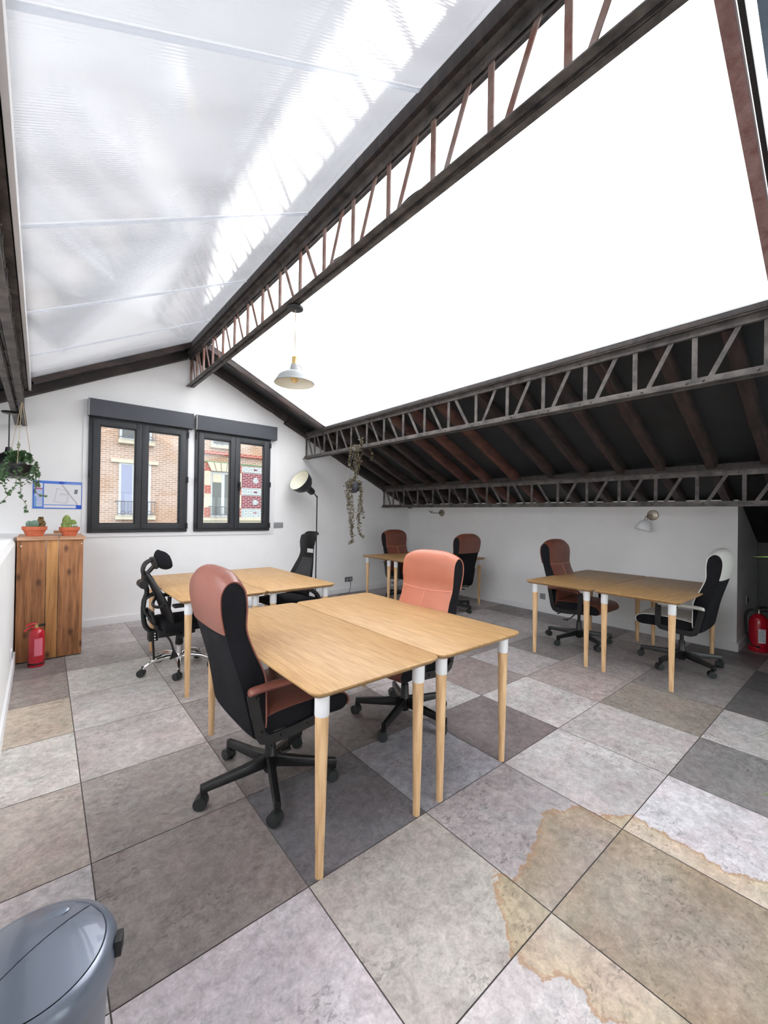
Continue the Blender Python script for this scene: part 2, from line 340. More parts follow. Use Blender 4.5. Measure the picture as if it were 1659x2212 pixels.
def beam(bm, p0, p1, w, h, upv=(0, 0, 1), bev=0.0):
    p0 = Vector(p0); p1 = Vector(p1); d = (p1-p0); L = d.length; y = d/L
    x = y.cross(Vector(upv)).normalized(); z = x.cross(y)
    R = Matrix((x, y, z)).transposed()
    box(bm, (p0+p1)/2, (w, L, h), bev, R)
def ring(c, n, b, r, seg): return [c + (math.cos(2*PI*k/seg)*n + math.sin(2*PI*k/seg)*b)*r for k in range(seg)]
def tube(bm, pts, r, seg=10, closed=False, caps=True, flat=None):
    pts = [Vector(p) for p in pts]; N = len(pts); rr = r if isinstance(r, (list, tuple)) else [r]*N
    def tan(i):
        a = pts[(i-1) % N] if (closed or i > 0) else pts[i]; b = pts[(i+1) % N] if (closed or i < N-1) else pts[i]
        return (b-a).normalized()
    t = tan(0); n = t.orthogonal().normalized(); rings = []
    for i in range(N):
        t = tan(i); n = (n - t*n.dot(t)).normalized(); b = t.cross(n)
        if flat: R_ = [pts[i] + (math.cos(2*PI*k/seg)*n*flat[0] + math.sin(2*PI*k/seg)*b*flat[1]) for k in range(seg)]
        else: R_ = ring(pts[i], n, b, rr[i], seg)
        rings.append([bm.verts.new(v) for v in R_])
    M_ = N if closed else N-1
    for i in range(M_):
        A, B = rings[i], rings[(i+1) % N]
        for k in range(seg): bm.faces.new((A[k], A[(k+1) % seg], B[(k+1) % seg], B[k]))
    if caps and not closed: bm.faces.new(rings[0][::-1]); bm.faces.new(rings[-1])
def spline(pts, n=8, closed=False):
    pts = [Vector(p) for p in pts]; out = []; N = len(pts)
    rngs = range(N) if closed else range(N-1)
    for i in rngs:
        g = lambda j: pts[j % N] if closed else pts[max(0, min(N-1, j))]
        a, b, c, d = g(i-1), g(i), g(i+1), g(i+2)
        for k in range(n):
            t = k/n; out.append(0.5*((2*b)+(c-a)*t+(2*a-5*b+4*c-d)*t*t+(3*b-a-3*c+d)*t**3))
    if not closed: out.append(pts[-1])
    return out
def lathe(bm, prof, seg=28, mtx=None, caps=True, a0=0, a1=2*PI):
    full = abs(a1-a0-2*PI) < 1e-6; ns = seg if full else seg+1; rings = []
    for r, z in prof:
        R_ = []
        for k in range(ns):
            a = a0+(a1-a0)*k/seg; v = Vector((r*math.cos(a), r*math.sin(a), z))
            if mtx is not None: v = mtx @ v
            R_.append(bm.verts.new(v))
        rings.append(R_)
    for A, B in zip(rings, rings[1:]):
        for k in range(seg if full else seg): 
            j = (k+1) % ns
            bm.faces.new((A[k], A[j], B[j], B[k]))
    if caps and full:
        for Rr, rev in ((rings[0], True), (rings[-1], False)):
            try: bm.faces.new(Rr[::-1] if rev else Rr)
            except ValueError: pass
def axis_mtx(p, d, upv=None):
    z = Vector(d).normalized(); x = z.orthogonal().normalized(); y = z.cross(x)
    m = Matrix((x, y, z)).transposed().to_4x4(); m.translation = Vector(p); return m
def cyl(bm, p0, p1, r0, r1=None, seg=20):
    p0 = Vector(p0); p1 = Vector(p1); r1 = r0 if r1 is None else r1
    lathe(bm, [(r0, 0), (r1, (p1-p0).length)], seg, axis_mtx(p0, p1-p0))
def prism(bm, poly, thick, f):
    """poly: 2D points, f(a,b,t)->Vector; extruded 0..thick"""
    A = [bm.verts.new(f(a, b, 0)) for a, b in poly]; B = [bm.verts.new(f(a, b, thick)) for a, b in poly]
    bm.faces.new(A[::-1]); bm.faces.new(B); n = len(poly)
    for i in range(n): bm.faces.new((A[i], A[(i+1) % n], B[(i+1) % n], B[i]))
def sphere(bm, c, s, u=16, v=10, rot=None):
    t = bmesh.new(); bmesh.ops.create_uvsphere(t, u_segments=u, v_segments=v, radius=1); bmesh.ops.scale(t, vec=s, verts=t.verts)
    if rot is not None: bmesh.ops.rotate(t, verts=t.verts, matrix=rot)
    bmesh.ops.translate(t, verts=t.verts, vec=c); merge(bm, t)
def text(txt, size, m, parent, loc, rot, depth=0.0005, name='lettering', align='LEFT'):
    c = bpy.data.curves.new('t', 'FONT'); c.body = txt; c.size = size; c.extrude = depth; c.align_x = align
    o = bpy.data.objects.new('t', c); COL.objects.link(o); bpy.context.view_layer.update()
    me = bpy.data.meshes.new_from_object(o.evaluated_get(bpy.context.evaluated_depsgraph_get())); bpy.data.objects.remove(o)
    me.materials.clear(); me.materials.append(MT[m]); q = bpy.data.objects.new(name, me); COL.objects.link(q); q.parent = parent
    q.location = loc; q.rotation_euler = rot; return q

# ================================================================== STRUCTURE
GY = 6.10; NY = -0.85; LX = -2.60; RX = 5.776; OX = 6.95
def zr(x): return 3.625 - 0.4645*(x-1.6)          # right slope, underside of sheets
def zl(x): return 3.70 - 0.525*(1.6-x)         # left slope

# floor: individual tile faces with their own tone
TA = 0.6307; TOX, TOY, TANG = 0.18585, 2.63835, -0.00841
tones = {(0, 0): (156, 149, 145), (0, 1): (138, 130, 127), (1, 1): (112, 111, 114), (1, 2): (174, 169, 163), (0, 2): (186, 180, 183),
 (2, 2): (166, 161, 162), (2, 1): (158, 158, 164), (1, 0): (130, 123, 121), (3, 2): (180, 177, 176), (2, 3): (160, 153, 146), (1, 3): (186, 182, 182),
 (3, 1): (118, 110, 110), (4, 2): (178, 174, 172), (3, 3): (198, 196, 199), (4, 3): (132, 130, 130), (5, 2): (146, 138, 130), (5, 3): (176, 174, 172),
 (6, 2): (138, 134, 132), (6, 3): (96, 95, 94), (7, 3): (84, 84, 84), (4, 1): (184, 180, 178), (5, 1): (164, 154, 150), (3, 0): (172, 168, 166), (4, 0): (140, 130, 127),
 (-1, 1): (186, 180, 180), (-1, 0): (176, 166, 158), (-1, -1): (196, 194, 188), (-1, -2): (186, 176, 160), (-1, 2): (200, 198, 198),
 (0, -1): (180, 174, 171), (0, -2): (188, 184, 180), (0, -3): (192, 190, 183), (0, -4): (160, 156, 152), (1, -1): (146, 140, 138), (1, -2): (172, 166, 162), (1, -3): (190, 187, 182),
 (6, 1): (152, 146, 144), (5, 0): (168, 163, 162), (7, 2): (132, 127, 126), (8, 2): (120, 117, 116), (4, -1): (140, 135, 134), (2, 0): (128, 121, 119), (-1, -3): (150, 143, 137)}
stain_poly = [(2.05, .93), (1.97, .96), (1.85, 1.01), (1.74, .96), (1.61, .93), (1.49, .9), (1.45, .92), (1.42, .97), (1.33, .89), (1.27, .82), (1.21, .75), (1.19, .71), (1.21, .66),
 (1.24, .62), (1.27, .57), (1.26, .52), (1.27, .45), (1.36, .3), (1.5, .0), (2.1, .0), (2.24, .2), (2.14, .39), (2.18, .49), (2.18, .61), (2.21, .72), (2.09, .79)]
def sdf(x, y):
    d = 1e9; ins = False; n = len(stain_poly)
    for i in range(n):
        ax, ay = stain_poly[i]; bx, by = stain_poly[(i+1) % n]
        ex, ey = bx-ax, by-ay; t = max(0, min(1, ((x-ax)*ex+(y-ay)*ey)/(ex*ex+ey*ey)))
        d = min(d, math.hypot(x-ax-t*ex, y-ay-t*ey))
        if (ay > y) != (by > y) and x < (bx-ax)*(y-ay)/(by-ay)+ax: ins = not ins
    return d if ins else -d
bm = NB(); lt = bm.loops.layers.float_color.new('tone'); ls = bm.loops.layers.float_vector.new('shift'); ld = bm.verts.layers.float.new('stain')
ca, sa = math.cos(TANG), math.sin(TANG); g = 0.0022; fr = random.Random(3)
for i in range(-6, 12):
    for j in range(-7, 8):
        base = tones.get((i, j))
        if base is None:
            v = fr.choice([128, 140, 150, 158, 166, 174]); base = (v+2, v-3, v-5)
        c = srgb(*base); sh = (fr.uniform(0, 40), fr.uniform(0, 40), fr.uniform(0, 40))
        near = -0.2 < i*TA+TOX-1.0 < 1.9 and j >= 2
        n = 14 if near else 1
        x0, x1 = i*TA+g, (i+1)*TA-g; y0, y1 = -(j+1)*TA+g, -j*TA-g
        V = {}
        for a in range(n+1):
            for b in range(n+1):
                u, w = x0+(x1-x0)*a/n, y0+(y1-y0)*b/n
                X, Y_ = TOX+ca*u-sa*w, TOY+sa*u+ca*w
                v = bm.verts.new((X, Y_, 0)); v[ld] = sdf(X, Y_) if near else -1.0; V[a, b] = v
        if min(V[0, 0].co.x, V[0, n].co.x) > OX or V[0, 0].co.y > GY+.05 or V[n, n].co.x < LX or V[0, n].co.y < NY-.1:
            for v in V.values(): bm.verts.remove(v)
            continue
        for a in range(n):
            for b in range(n):
                f = bm.faces.new((V[a, b], V[a+1, b], V[a+1, b+1], V[a, b+1]))
                for lp in f.loops: lp[lt] = c; lp[ls] = sh
gm = bmesh.new(); bmesh.ops.create_grid(gm, x_segments=1, y_segments=1, size=0.5); bmesh.ops.scale(gm, vec=(OX-LX+.4, GY-NY+.4, 1), verts=gm.verts)
bmesh.ops.translate(gm, verts=gm.verts, vec=((OX+LX)/2, (GY+NY)/2, -0.003)); merge(bm, gm, 1)
struct(link('floor', bm, ['tile', 'grout'], smooth=0), 'mottled grey stone-look square floor tiles with a rusty water stain')

# gable wall with two window openings
WINS = [(0.437, 1.553), (1.643, 2.750)]; WZ0, WZ1 = 1.14, 2.56
bm = NB(); T = 0.22
def wq(x0, x1, z0, z1, top=None):
    if top is None: top = lambda x: z1
    prism(bm, [(x0, z0), (x1, z0), (x1, top(x1)), (x0, top(x0))], T, lambda a, b, t: Vector((a, GY+t, b)))
gtop = lambda x: (zl(x) if x < 1.6 else zr(x)) + 0.02
wq(LX, WINS[0][0], 0, 0, gtop); wq(WINS[0][0], WINS[0][1], 0, WZ0); wq(WINS[0][0], WINS[0][1], WZ1, 0, gtop)
wq(WINS[0][1], 1.6, 0, 0, gtop); wq(1.6, WINS[1][0], 0, 0, gtop); wq(WINS[1][0], WINS[1][1], 0, WZ0); wq(WINS[1][0], WINS[1][1], WZ1, 0, gtop)
wq(WINS[1][1], OX, 0, 0, gtop)
struct(link('wall_gable', bm, 'wall', smooth=0), 'white gable end wall with two windows')
bm = NB()
box(bm, ((RX+OX)/2+.0, GY+.0, -5), (.01, .01, .01)); bm.clear()
prism(bm, [(0.943, 0), (GY, 0), (GY, 1.64), (0.943, 1.64)], 0.12, lambda a, b, t: Vector((RX+t, a, b)))
struct(link('wall_right', bm, 'wall', smooth=0), 'low white knee wall under the dark sloping roof')
bm = NB()
prism(bm, [(RX+.12, 0), (OX, 0), (OX, zr(OX)+.05), (RX+.12, zr(RX+.12)+.0)], 0.1, lambda a, b, t: Vector((a, 0.943+t, b)))
struct(link('wall_return', bm, 'wall', smooth=0), 'return of the knee wall in the shade')
bm = NB()
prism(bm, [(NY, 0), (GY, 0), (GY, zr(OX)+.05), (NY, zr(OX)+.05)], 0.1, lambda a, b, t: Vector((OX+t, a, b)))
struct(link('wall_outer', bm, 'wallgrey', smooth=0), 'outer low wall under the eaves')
bm = NB()
def nwall(pts): prism(bm, pts, 0.12, lambda a, b, t: Vector((a, NY-t, b)))
NX0, NX1, NZ0, NZ1 = .9, 5.0, .12, 1.92
nwall([(LX, 0), (NX0, 0), (NX0, zl(NX0)), (LX, zl(LX))]); nwall([(NX0, 0), (NX1, 0), (NX1, NZ0), (NX0, NZ0)]); nwall([(NX1, 0), (OX, 0), (OX, zr(OX)), (NX1, zr(NX1))])
nwall([(NX0, NZ1), (NX1, NZ1), (NX1, zr(NX1)), (1.6, zr(1.6)), (NX0, zl(NX0))])
struct(link('wall_near', bm, 'wall', smooth=0), 'near white wall behind the camera, with an added opening for daylight')
bm = NB()
def lwall(y0, y1, z0, z1): prism(bm, [(y0, z0), (y1, z0), (y1, z1), (y0, z1)], 0.12, lambda a, b, t: Vector((LX-t, a, b)))
lwall(NY, GY, 0, .5); lwall(NY, NY+.3, .5, zl(LX)); lwall(4.2, GY, .5, zl(LX))
struct(link('wall_left', bm, 'wall', smooth=0), 'far left wall beyond the parapet, with an added opening for daylight')
bm = NB(); prism(bm, [(NY, 0), (.42, 0), (.42, zr(5.15)), (NY, zr(5.15))], 0.1, lambda a, b, t: Vector((5.15+t, a, b)))  # unseen wall, added to keep door light off the return wall
struct(link('wall_added_shade', bm, 'wall', smooth=0), 'unseen wall added beyond the right edge to shade the return wall')
def glazing(name, label, p0, p1, z0, z1, n):
    """row of framed panes between two plan points"""
    p0 = Vector(p0); p1 = Vector(p1); d = (p1-p0); L = d.length; rz = math.atan2(d.y, d.x)
    bm = NB(); box(bm, (L/2, 0, z0+.03), (L, .06, .06)); box(bm, (L/2, 0, z1-.03), (L, .06, .06))
    for k in range(n+1): box(bm, (min(L-.03, max(.03, L*k/n)), 0, (z0+z1)/2), (.06, .058, z1-z0-.1))
    w = struct(link(name, bm, 'anthracite', None, (p0.x, p0.y, 0), (0, 0, rz)), label)
    for k in range(n):
        bm = NB(); box(bm, (L*(k+.5)/n, 0, (z0+z1)/2), (L/n-.06, .008, z1-z0-.12)); link('pane', bm, 'glass', w, smooth=0)
glazing('light_opening_near', 'unseen glazing added in the near wall to light the room', (NX0, NY-.06), (NX1, NY-.06), NZ0, NZ1, 5)  # added out of view so sky light reaches the knee wall
glazing('window_4', 'unseen glazing added beyond the parapet to light the room', (LX-.06, NY+.3), (LX-.06, 4.2), .5, zl(LX), 5)  # added opening, out of view, to bring in light from the left
# parapet on the left with sloping inner lip
bm = NB()
prism(bm, [(-0.165, 0), (-0.165, 1.10), (-0.185, 1.145), (-0.36, 1.145), (-0.36, 0)], GY-NY, lambda a, b, t: Vector((a, NY+t, b)))
struct(link('wall_parapet', bm, 'wall', smooth=0), 'white waist-high parapet wall on the left')
# baseboards
bm = NB(); box(bm, ((0.36+RX)/2, GY-.008, .045), (RX-0.36, .016, .09), .003); struct(link('baseboard_gable', bm, 'trim'), 'white baseboard under the windows')
bm = NB(); box(bm, (RX-.008, (0.935+GY)/2, .045), (.016, GY-.935, .09), .003); struct(link('baseboard_right', bm, 'trim'), 'white baseboard along the knee wall')
bm = NB(); box(bm, (RX+.5, .935, .045), (1.0, .016, .09), .003); struct(link('baseboard_return', bm, 'trim'), 'shaded baseboard behind the big fire extinguisher')
bm = NB(); box(bm, (-.157, (NY+5.0)/2, .06), (.016, 5.0-NY, .12), .003); struct(link('baseboard_left', bm, 'trim'), 'white baseboard along the parapet')
# window surround trim
bm = NB(); y = GY-.006
for x0, x1, z0, z1 in ((.384, .437, 1.085, 2.73), (1.555, 1.641, 1.138, 2.73), (2.752, 2.833, 1.085, 2.73), (.437, 2.752, 1.085, 1.138), (.384, 2.833, 2.73, 2.745)):
    box(bm, ((x0+x1)/2, y, (z0+z1)/2), (x1-x0, .012, z1-z0), .002)
struct(link('trim_1', bm, 'trim'), 'flat white surround framing both windows')

def hbox(bm, x0, x1, z0, z1, y0, y1, bev=.004): box(bm, ((x0+x1)/2, (y0+y1)/2, (z0+z1)/2), (x1-x0, y1-y0, z1-z0), bev)
def make_window(k, x0, x1):
    bm = NB(); f = .045; ya, yb = GY-.035, GY+.05
    hbox(bm, x0, x0+f, WZ0, WZ1, ya, yb); hbox(bm, x1-f, x1, WZ0, WZ1, ya, yb); hbox(bm, x0+f, x1-f, WZ0, WZ0+f, ya, yb); hbox(bm, x0+f, x1-f, WZ1-f, WZ1, ya, yb)
    w = struct(link('window_%d' % k, bm, 'anthracite'), ['left black two-leaf casement window', 'right black two-leaf casement window'][k-1])
    xm = (x0+x1)/2
    for si, (a, b) in enumerate(((x0+f-.005, xm), (xm, x1-f+.005))):
        bm = NB(); s = .068; za, zb = WZ0+f-.005, WZ1-f+.005; y0_, y1_ = GY-.055, GY+.01
        hbox(bm, a+.002, a+s, za, zb, y0_, y1_); hbox(bm, b-s, b-.002, za, zb, y0_, y1_); hbox(bm, a+s, b-s, za, za+s, y0_, y1_); hbox(bm, a+s, b-s, zb-s, zb, y0_, y1_)
        # glazing bead
        for q in ((a+s, a+s+.012, za+s, zb-s), (b-s-.012, b-s, za+s, zb-s), (a+s, b-s, za+s, za+s+.012), (a+s, b-s, zb-s-.012, zb-s)):
            hbox(bm, q[0], q[1], q[2], q[3], y0_+.015, y1_, .002)
        sash = link('sash', bm, 'anthracite', w)
        bm = NB(); hbox(bm, a+s+.002, b-s-.002, za+s+.002, zb-s-.002, GY-.018, GY-.010, 0); link('pane', bm, 'glass', sash, smooth=0)
        bm = NB()
        for hz in (WZ0+.08, (WZ0+WZ1)/2, WZ1-.1):
            xx = x0+.008 if si == 0 else x1-.008
            cyl(bm, (xx, GY-.062, hz-.04), (xx, GY-.062, hz+.04), .009, seg=10)
        link('hinge', bm, 'black', sash)
    bm = NB(); hx = xm - (.055 if k == 1 else -.055)
    box(bm, (hx, GY-.062, 1.83), (.028, .014, .09), .005); cyl(bm, (hx, GY-.065, 1.85), (hx, GY-.10, 1.85), .009, seg=10)
    box(bm, (hx, GY-.105, 1.80), (.02, .016, .13), .006); link('handle', bm, 'black', w)
    return w
for k, (a, b) in enumerate(WINS): make_window(k+1, a, b)
for (x0, x1, which) in ((.430, 1.590, 'left'), (1.640, 2.815, 'right')):
    o = empty('shutter_box', ((x0+x1)/2, GY, 2.65), label='grey roller shutter box above the %s window' % which, cat='shutter box', group='roller shutter boxes')
    bm = NB(); box(bm, (0, -.055, 0), (x1-x0, .11, .205), .008); link('housing', bm, 'shutter', o)
    for s in (-1, 1):
        bm = NB(); box(bm, (s*((x1-x0)/2+.002), -.055, 0), (.012, .116, .21), .004); link('end_cap', bm, 'grey' if s < 0 else 'shutter', o)

# ------------------------------------------------------------------ roof sheets
PY0, PY1 = 0.42, 5.62
def slope_sheet(name, m, xa, xb, y0, y1, zf, th=0.016, label=None):
    bm = NB()
    prism(bm, [(xa, zf(xa)), (xb, zf(xb)), (xb, zf(xb)+th), (xa, zf(xa)+th)], y1-y0, lambda a, b, t: Vector((a, y0+t, b)))
    return struct(link(name, bm, m, smooth=0), label)
JL = [NY, .37, 1.54, 2.71, 3.88, 4.95, 5.78]
JR = [PY0, 1.505, 2.61, 3.72, 4.85, 5.55]
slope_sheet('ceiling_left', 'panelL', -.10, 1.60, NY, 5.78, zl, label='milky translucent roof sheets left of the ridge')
slope_sheet('ceiling_right', 'panelR', 1.60, 3.42, PY0, 5.55, zr, label='bright translucent roof sheets right of the ridge')
slope_sheet('ceiling_glass', 'roofglass', 1.60, 3.42, NY, .30, zr, label='clear bluish roof glass at the near end')
slope_sheet('ceiling_dark', 'roofboard', 3.42, OX+.1, NY, GY+.2, lambda x: zr(x)+.0, .05, label='black boarded lower roof on the right')
slope_sheet('ceiling_dark_strip', 'roofboard', 1.60, 3.42, 5.55, GY+.2, lambda x: zr(x)+.0, .05, label='black roof boards along the gable, right of the ridge')
slope_sheet('ceiling_dark_left', 'roofboard', -.55, -.10, NY, GY+.2, zl, .05, label='black boarded roof strip beyond the left truss')
slope_sheet('ceiling_dark_left_end', 'roofboard', LX-.1, -.55, 4.2, GY+.2, zl, .05, label='black boarded roof at the far left corner')
slope_sheet('ceiling_added_light', 'panelR', LX-.1, -.55, NY, 4.2, zl, .016, label='unseen translucent roof sheets added low on the far left for light')  # translucent area added out of view to brighten the room from the left
slope_sheet('ceiling_dark_left_strip', 'roofboard', -.10, 1.60, 5.78, GY+.2, zl, .05, label='black roof boards along the gable, left of the ridge')
for i, y in enumerate(JL[1:-1]):
    bm = NB(); beam(bm, (-.10, y, zl(-.10)-.004), (1.58, y, zl(1.58)-.004), .022, .008)
    struct(link('trim_%d' % (i+2), bm, 'joint'), 'pale joint strip between milky roof sheets')
for i, y in enumerate(JR[1:-1]):
    bm = NB(); beam(bm, (1.62, y, zr(1.62)-.004), (3.40, y, zr(3.40)-.004), .022, .008)
    struct(link('trim_%d' % (i+8), bm, 'joint'), 'pale joint strip between bright roof sheets')
# white edge board on the left truss
bm = NB(); box(bm, (-.105, (NY+5.98)/2, 2.77), (.022, 5.98-NY, .10), .003); struct(link('trim_13', bm, 'trim'), 'pale edge board along the left roof sheets')
# ridge board and gable rafters
def rafter(p0, p1, w, h, m, label, cat='rafter', name='rafter', group=None):
    bm = NB(); p0 = Vector(p0); p1 = Vector(p1); L = (p1-p0).length
    t = bmesh.new(); n = 14
    d = (p1-p0)/L; x = d.cross(Vector((0, 0, 1))).normalized(); z = x.cross(d); R = random.Random(hash(label) % 999)
    rings = []
    for i in range(n+1):
        c = p0 + d*L*i/n; j = lambda a: R.uniform(-a, a)
        rings.append([t.verts.new(c + x*(sx*w/2+j(.003)) + z*(sz*h/2+j(.004))) for sx, sz in ((-1, -.75), (-.8, -1), (.8, -1), (1, -.75), (1, 1), (-1, 1))])
    for A, B in zip(rings, rings[1:]):
        for k in range(6): t.faces.new((A[k], A[(k+1) % 6], B[(k+1) % 6], B[k]))
    t.faces.new(rings[0][::-1]); t.faces.new(rings[-1]); merge(bm, t)
    return tag(link(name, bm, m), label, cat, group)
rafter((3.0, 6.04, zr(3.0)-.075), (RX-.0, 6.04, zr(RX-.0)-.075), .11, .13, 'timber', 'black gable beam beside the window wall, below the second truss')
rafter((1.6, 6.04, zr(1.6)-.05), (3.0, 6.04, zr(3.0)-.05), .11, .09, 'timber', 'black gable beam falling right from the ridge')
rafter((1.62, 5.60, zr(1.62)-.045), (3.38, 5.60, zr(3.38)-.045), .09, .08, 'rafter', 'brown rafter edging the bright roof at the gable')
rafter((1.50, 6.04, zl(1.50)-.10), (-2.4, 6.04, zl(-2.4)-.03), .11, .10, 'timber', 'black gable beam falling left from the ridge')
rafter((1.50, 5.80, zl(1.50)-.035), (-.08, 5.80, zl(-.08)-.035), .05, .06, 'rafter', 'thin brown batten at the end of the milky roof')
ry = [.62, 1.02, 1.45, 1.84, 2.24, 2.66, 3.19, 3.67, 4.04, 4.5, 4.83, 5.28, 5.65]
ordn = ['nearest', 'second', 'third', 'fourth', 'fifth', 'sixth', 'seventh', 'eighth', 'ninth', 'tenth', 'eleventh', 'twelfth', 'thirteenth']
for i, y in enumerate(ry):
    rafter((3.45, y, zr(3.45)-.062), (RX-.02, y, zr(RX-.02)-.062), .085, .105, 'rafter_red' if i in (6, 7, 8) else 'rafter',
           'dark rough rafter under the black roof, %s from the camera side' % ordn[i], group='rafters of the dark lower roof')
# rusty steel rafter and glass bar at near end
o = empty('steel_rafter', (0, 0, 0), label='rusty steel rafter where the white roof meets the clear glass', cat='beam')
bm = NB(); beam(bm, (1.62, .395, zr(1.62)-.05), (3.40, .395, zr(3.40)-.05), .008, .09); beam(bm, (1.62, .375, zr(1.62)-.095), (3.40, .375, zr(3.40)-.095), .05, .008); link('flange', bm, 'rustlit', o)
bm = NB(); beam(bm, (1.62, .335, zr(1.62)-.03), (3.40, .335, zr(3.40)-.03), .02, .05); link('glazing_bar', bm, 'black', o)
bm = NB(); beam(bm, (1.62, .352, zr(1.62)-.058), (3.40, .352, zr(3.40)-.058), .008, .012); link('gasket', bm, 'lampgrey', o)

# ------------------------------------------------------------------ trusses
VY = [6.06, 5.79, 5.50] + [5.14-.363*i for i in range(17)]
def truss(xc, zb, zt, label, web_m, purlin=0.06, ylo=NY+.02, purw=.12):
    o = empty('roof_truss', (xc, 0, zb), label=label, cat='truss', group='lattice steel trusses running to the window wall')
    H_ = zt-zb; yh = 6.09
    def L_(z, zz, sgn):   # pair of angle irons: vertical leaf and horizontal leaf
        bm = NB()
        for s in (-1, 1):
            box(bm, (s*.010, (yh+ylo)/2, z+sgn*.026), (.007, yh-ylo, .052), .001)
            box(bm, (s*.030, (yh+ylo)/2, z+sgn*.0035), (.044, yh-ylo, .007), .001)
        # rivets
        for v in VY:
            for dy in (-.05, .04):
                for s in (-1, 1):
                    t = bmesh.new(); bmesh.ops.create_uvsphere(t, u_segments=8, v_segments=4, radius=.009); bmesh.ops.translate(t, verts=t.verts, vec=(s*.0135, v+dy, z+sgn*.028)); merge(bm, t)
        return bm
    link('bottom_chord', L_(0, 0, 1), 'steel', o); link('top_chord', L_(H_, 0, -1), 'steel', o)
    if purlin:
        bm = NB(); box(bm, (0, (yh+ylo)/2, H_+purlin/2), (purw, yh-ylo, purlin), .006); link('purlin', bm, 'timber', o)
    for i, v in enumerate(VY):
        bm = NB(); box(bm, (0, v, H_/2), (.010, .032, H_-.02), .001); box(bm, (.012, v+.013, H_/2), (.024, .006, H_-.08), .001); link('post', bm, web_m, o)
        if i+1 < len(VY):
            n_ = VY[i+1]; sp = v-n_
            if v > 2.8: a, b = v-.2*sp, n_+.25*sp
            else: a, b = n_+.33*sp, v-.2*sp
            bm = NB(); beam(bm, (0.002, b, .02), (.002, a, H_-.02), .03, .008, (1, 0, 0)); link('brace', bm, web_m, o)
    return o
truss(-.174, 2.34, 2.735, 'steel lattice truss at the far left edge, beside the hanging ivy', 'steel', .08, purw=.10)
truss(1.566, 3.135, 3.56, 'steel lattice truss under the roof ridge, carrying the grey pendant lamp', 'rust', .085, purw=.16)
truss(3.375, 2.315, 2.70, 'steel lattice truss along the lower edge of the bright roof', 'steel', .035)
truss(5.075, 1.550, 1.90, 'lowest steel lattice truss at eye level before the knee wall', 'steel', .06)
for k in range(0): pass
# electric cable draped along the ridge truss
bm = NB(); pts = []
for i in range(70):
    y = 4.2-i*.075; pts.append((1.60+.012*math.sin(i*.5), y, 3.20+.035*max(0, math.sin(i*.62))))
tube(bm, spline(pts, 2), .0045, 6); tag(link('electric_cable', bm, 'black'), 'thin black cable looping along the ridge truss', 'cable')

# ================================================================== TABLES
TW, TL = .686, 1.475
def table_top_bm(lx, ly):
    bm = NB(); r = .05; pts = []
    for cx, cy, a0 in ((lx/2-r, ly/2-r, 0), (-lx/2+r, ly/2-r, PI/2), (-lx/2+r, -ly/2+r, PI), (lx/2-r, -ly/2+r, 1.5*PI)):
        for k in range(9):
            a = a0+k*PI/16; pts.append((cx, cy, math.cos(a), math.sin(a)))
    rings = []
    for ins, z in ((.004, .752), (0, .7495), (0, .743), (.022, .724), (.03, .722)):
        rings.append([bm.verts.new((cx+c*(r-ins), cy+s*(r-ins), z)) for cx, cy, c, s in pts])
    n = len(pts)
    for A, B in zip(rings, rings[1:]):
        for k in range(n): bm.faces.new((A[k], A[(k+1) % n], B[(k+1) % n], B[k]))
    bm.faces.new(rings[0]); bm.faces.new(rings[-1][::-1]); return bm
LEGX, LEGY = .53/2, 1.32/2
def make_table():
    o = empty('desk')
    link('tabletop', table_top_bm(TW, TL), 'bamboo', o)
    for sx in (-1, 1):
        for sy in (-1, 1):
            bm = NB(); cyl(bm, (0, 0, 0), (0, 0, .632), .0165, .0275, 24)
            leg = link('leg', bm, 'legwood', o, (sx*LEGX, sy*LEGY, 0))
            bm = NB(); lathe(bm, [(.0275, .630), (.0295, .633), (.0295, .722)], 24); s = link('leg_socket', bm, 'white', leg); s['label'] = 'white metal leg socket'
    bm = NB(); box(bm, (0, 0, .714), (.30, .9, .012), .003); link('under_plate', bm, 'white', o)
    return o
tabs = [(1.125, 2.045, 0, 'bamboo desk nearest the camera, with a cracked near leg', 'front pair of desks'),
        (1.816, 2.045, 0, 'bamboo desk right half of the front pair, before the salmon chair', 'front pair of desks'),
        (1.150, 4.03, 0, 'bamboo desk below the left window, beside the mesh chair with headrest', 'desks under the windows'),
        (1.841, 4.03, 0, 'bamboo desk nearer the floor lamp, right half of the window pair', 'desks under the windows'),
        (4.67, 2.02, PI/2, 'bamboo desk along the knee wall, beside the brown chair', 'desks by the wall lamp'),
        (4.67, 1.330, PI/2, 'bamboo desk along the knee wall, beside the white and black chair', 'desks by the wall lamp'),
        (4.76, 5.02, PI/2, 'bamboo desk in the far corner, half against the window wall side', 'desks in the far corner'),
        (4.76, 4.33, PI/2, 'bamboo desk of the far corner pair, nearer the camera', 'desks in the far corner')]
t0 = make_table()
for i, (x, y, rz, lb, gr) in enumerate(tabs):
    o = t0 if i == 0 else copy_tree(t0)
    o.location = (x, y, 0); o.rotation_euler.z = rz; tag(o, lb, 'desk', gr)
for ch in t0.children:
    if ch.name.startswith('leg') and ch.location.x < 0 and ch.location.y < 0:
        ch.data = ch.data.copy(); ch.data.materials[0] = MT['legcrack']; ch['label'] = 'wooden leg with dark cracks near its foot'

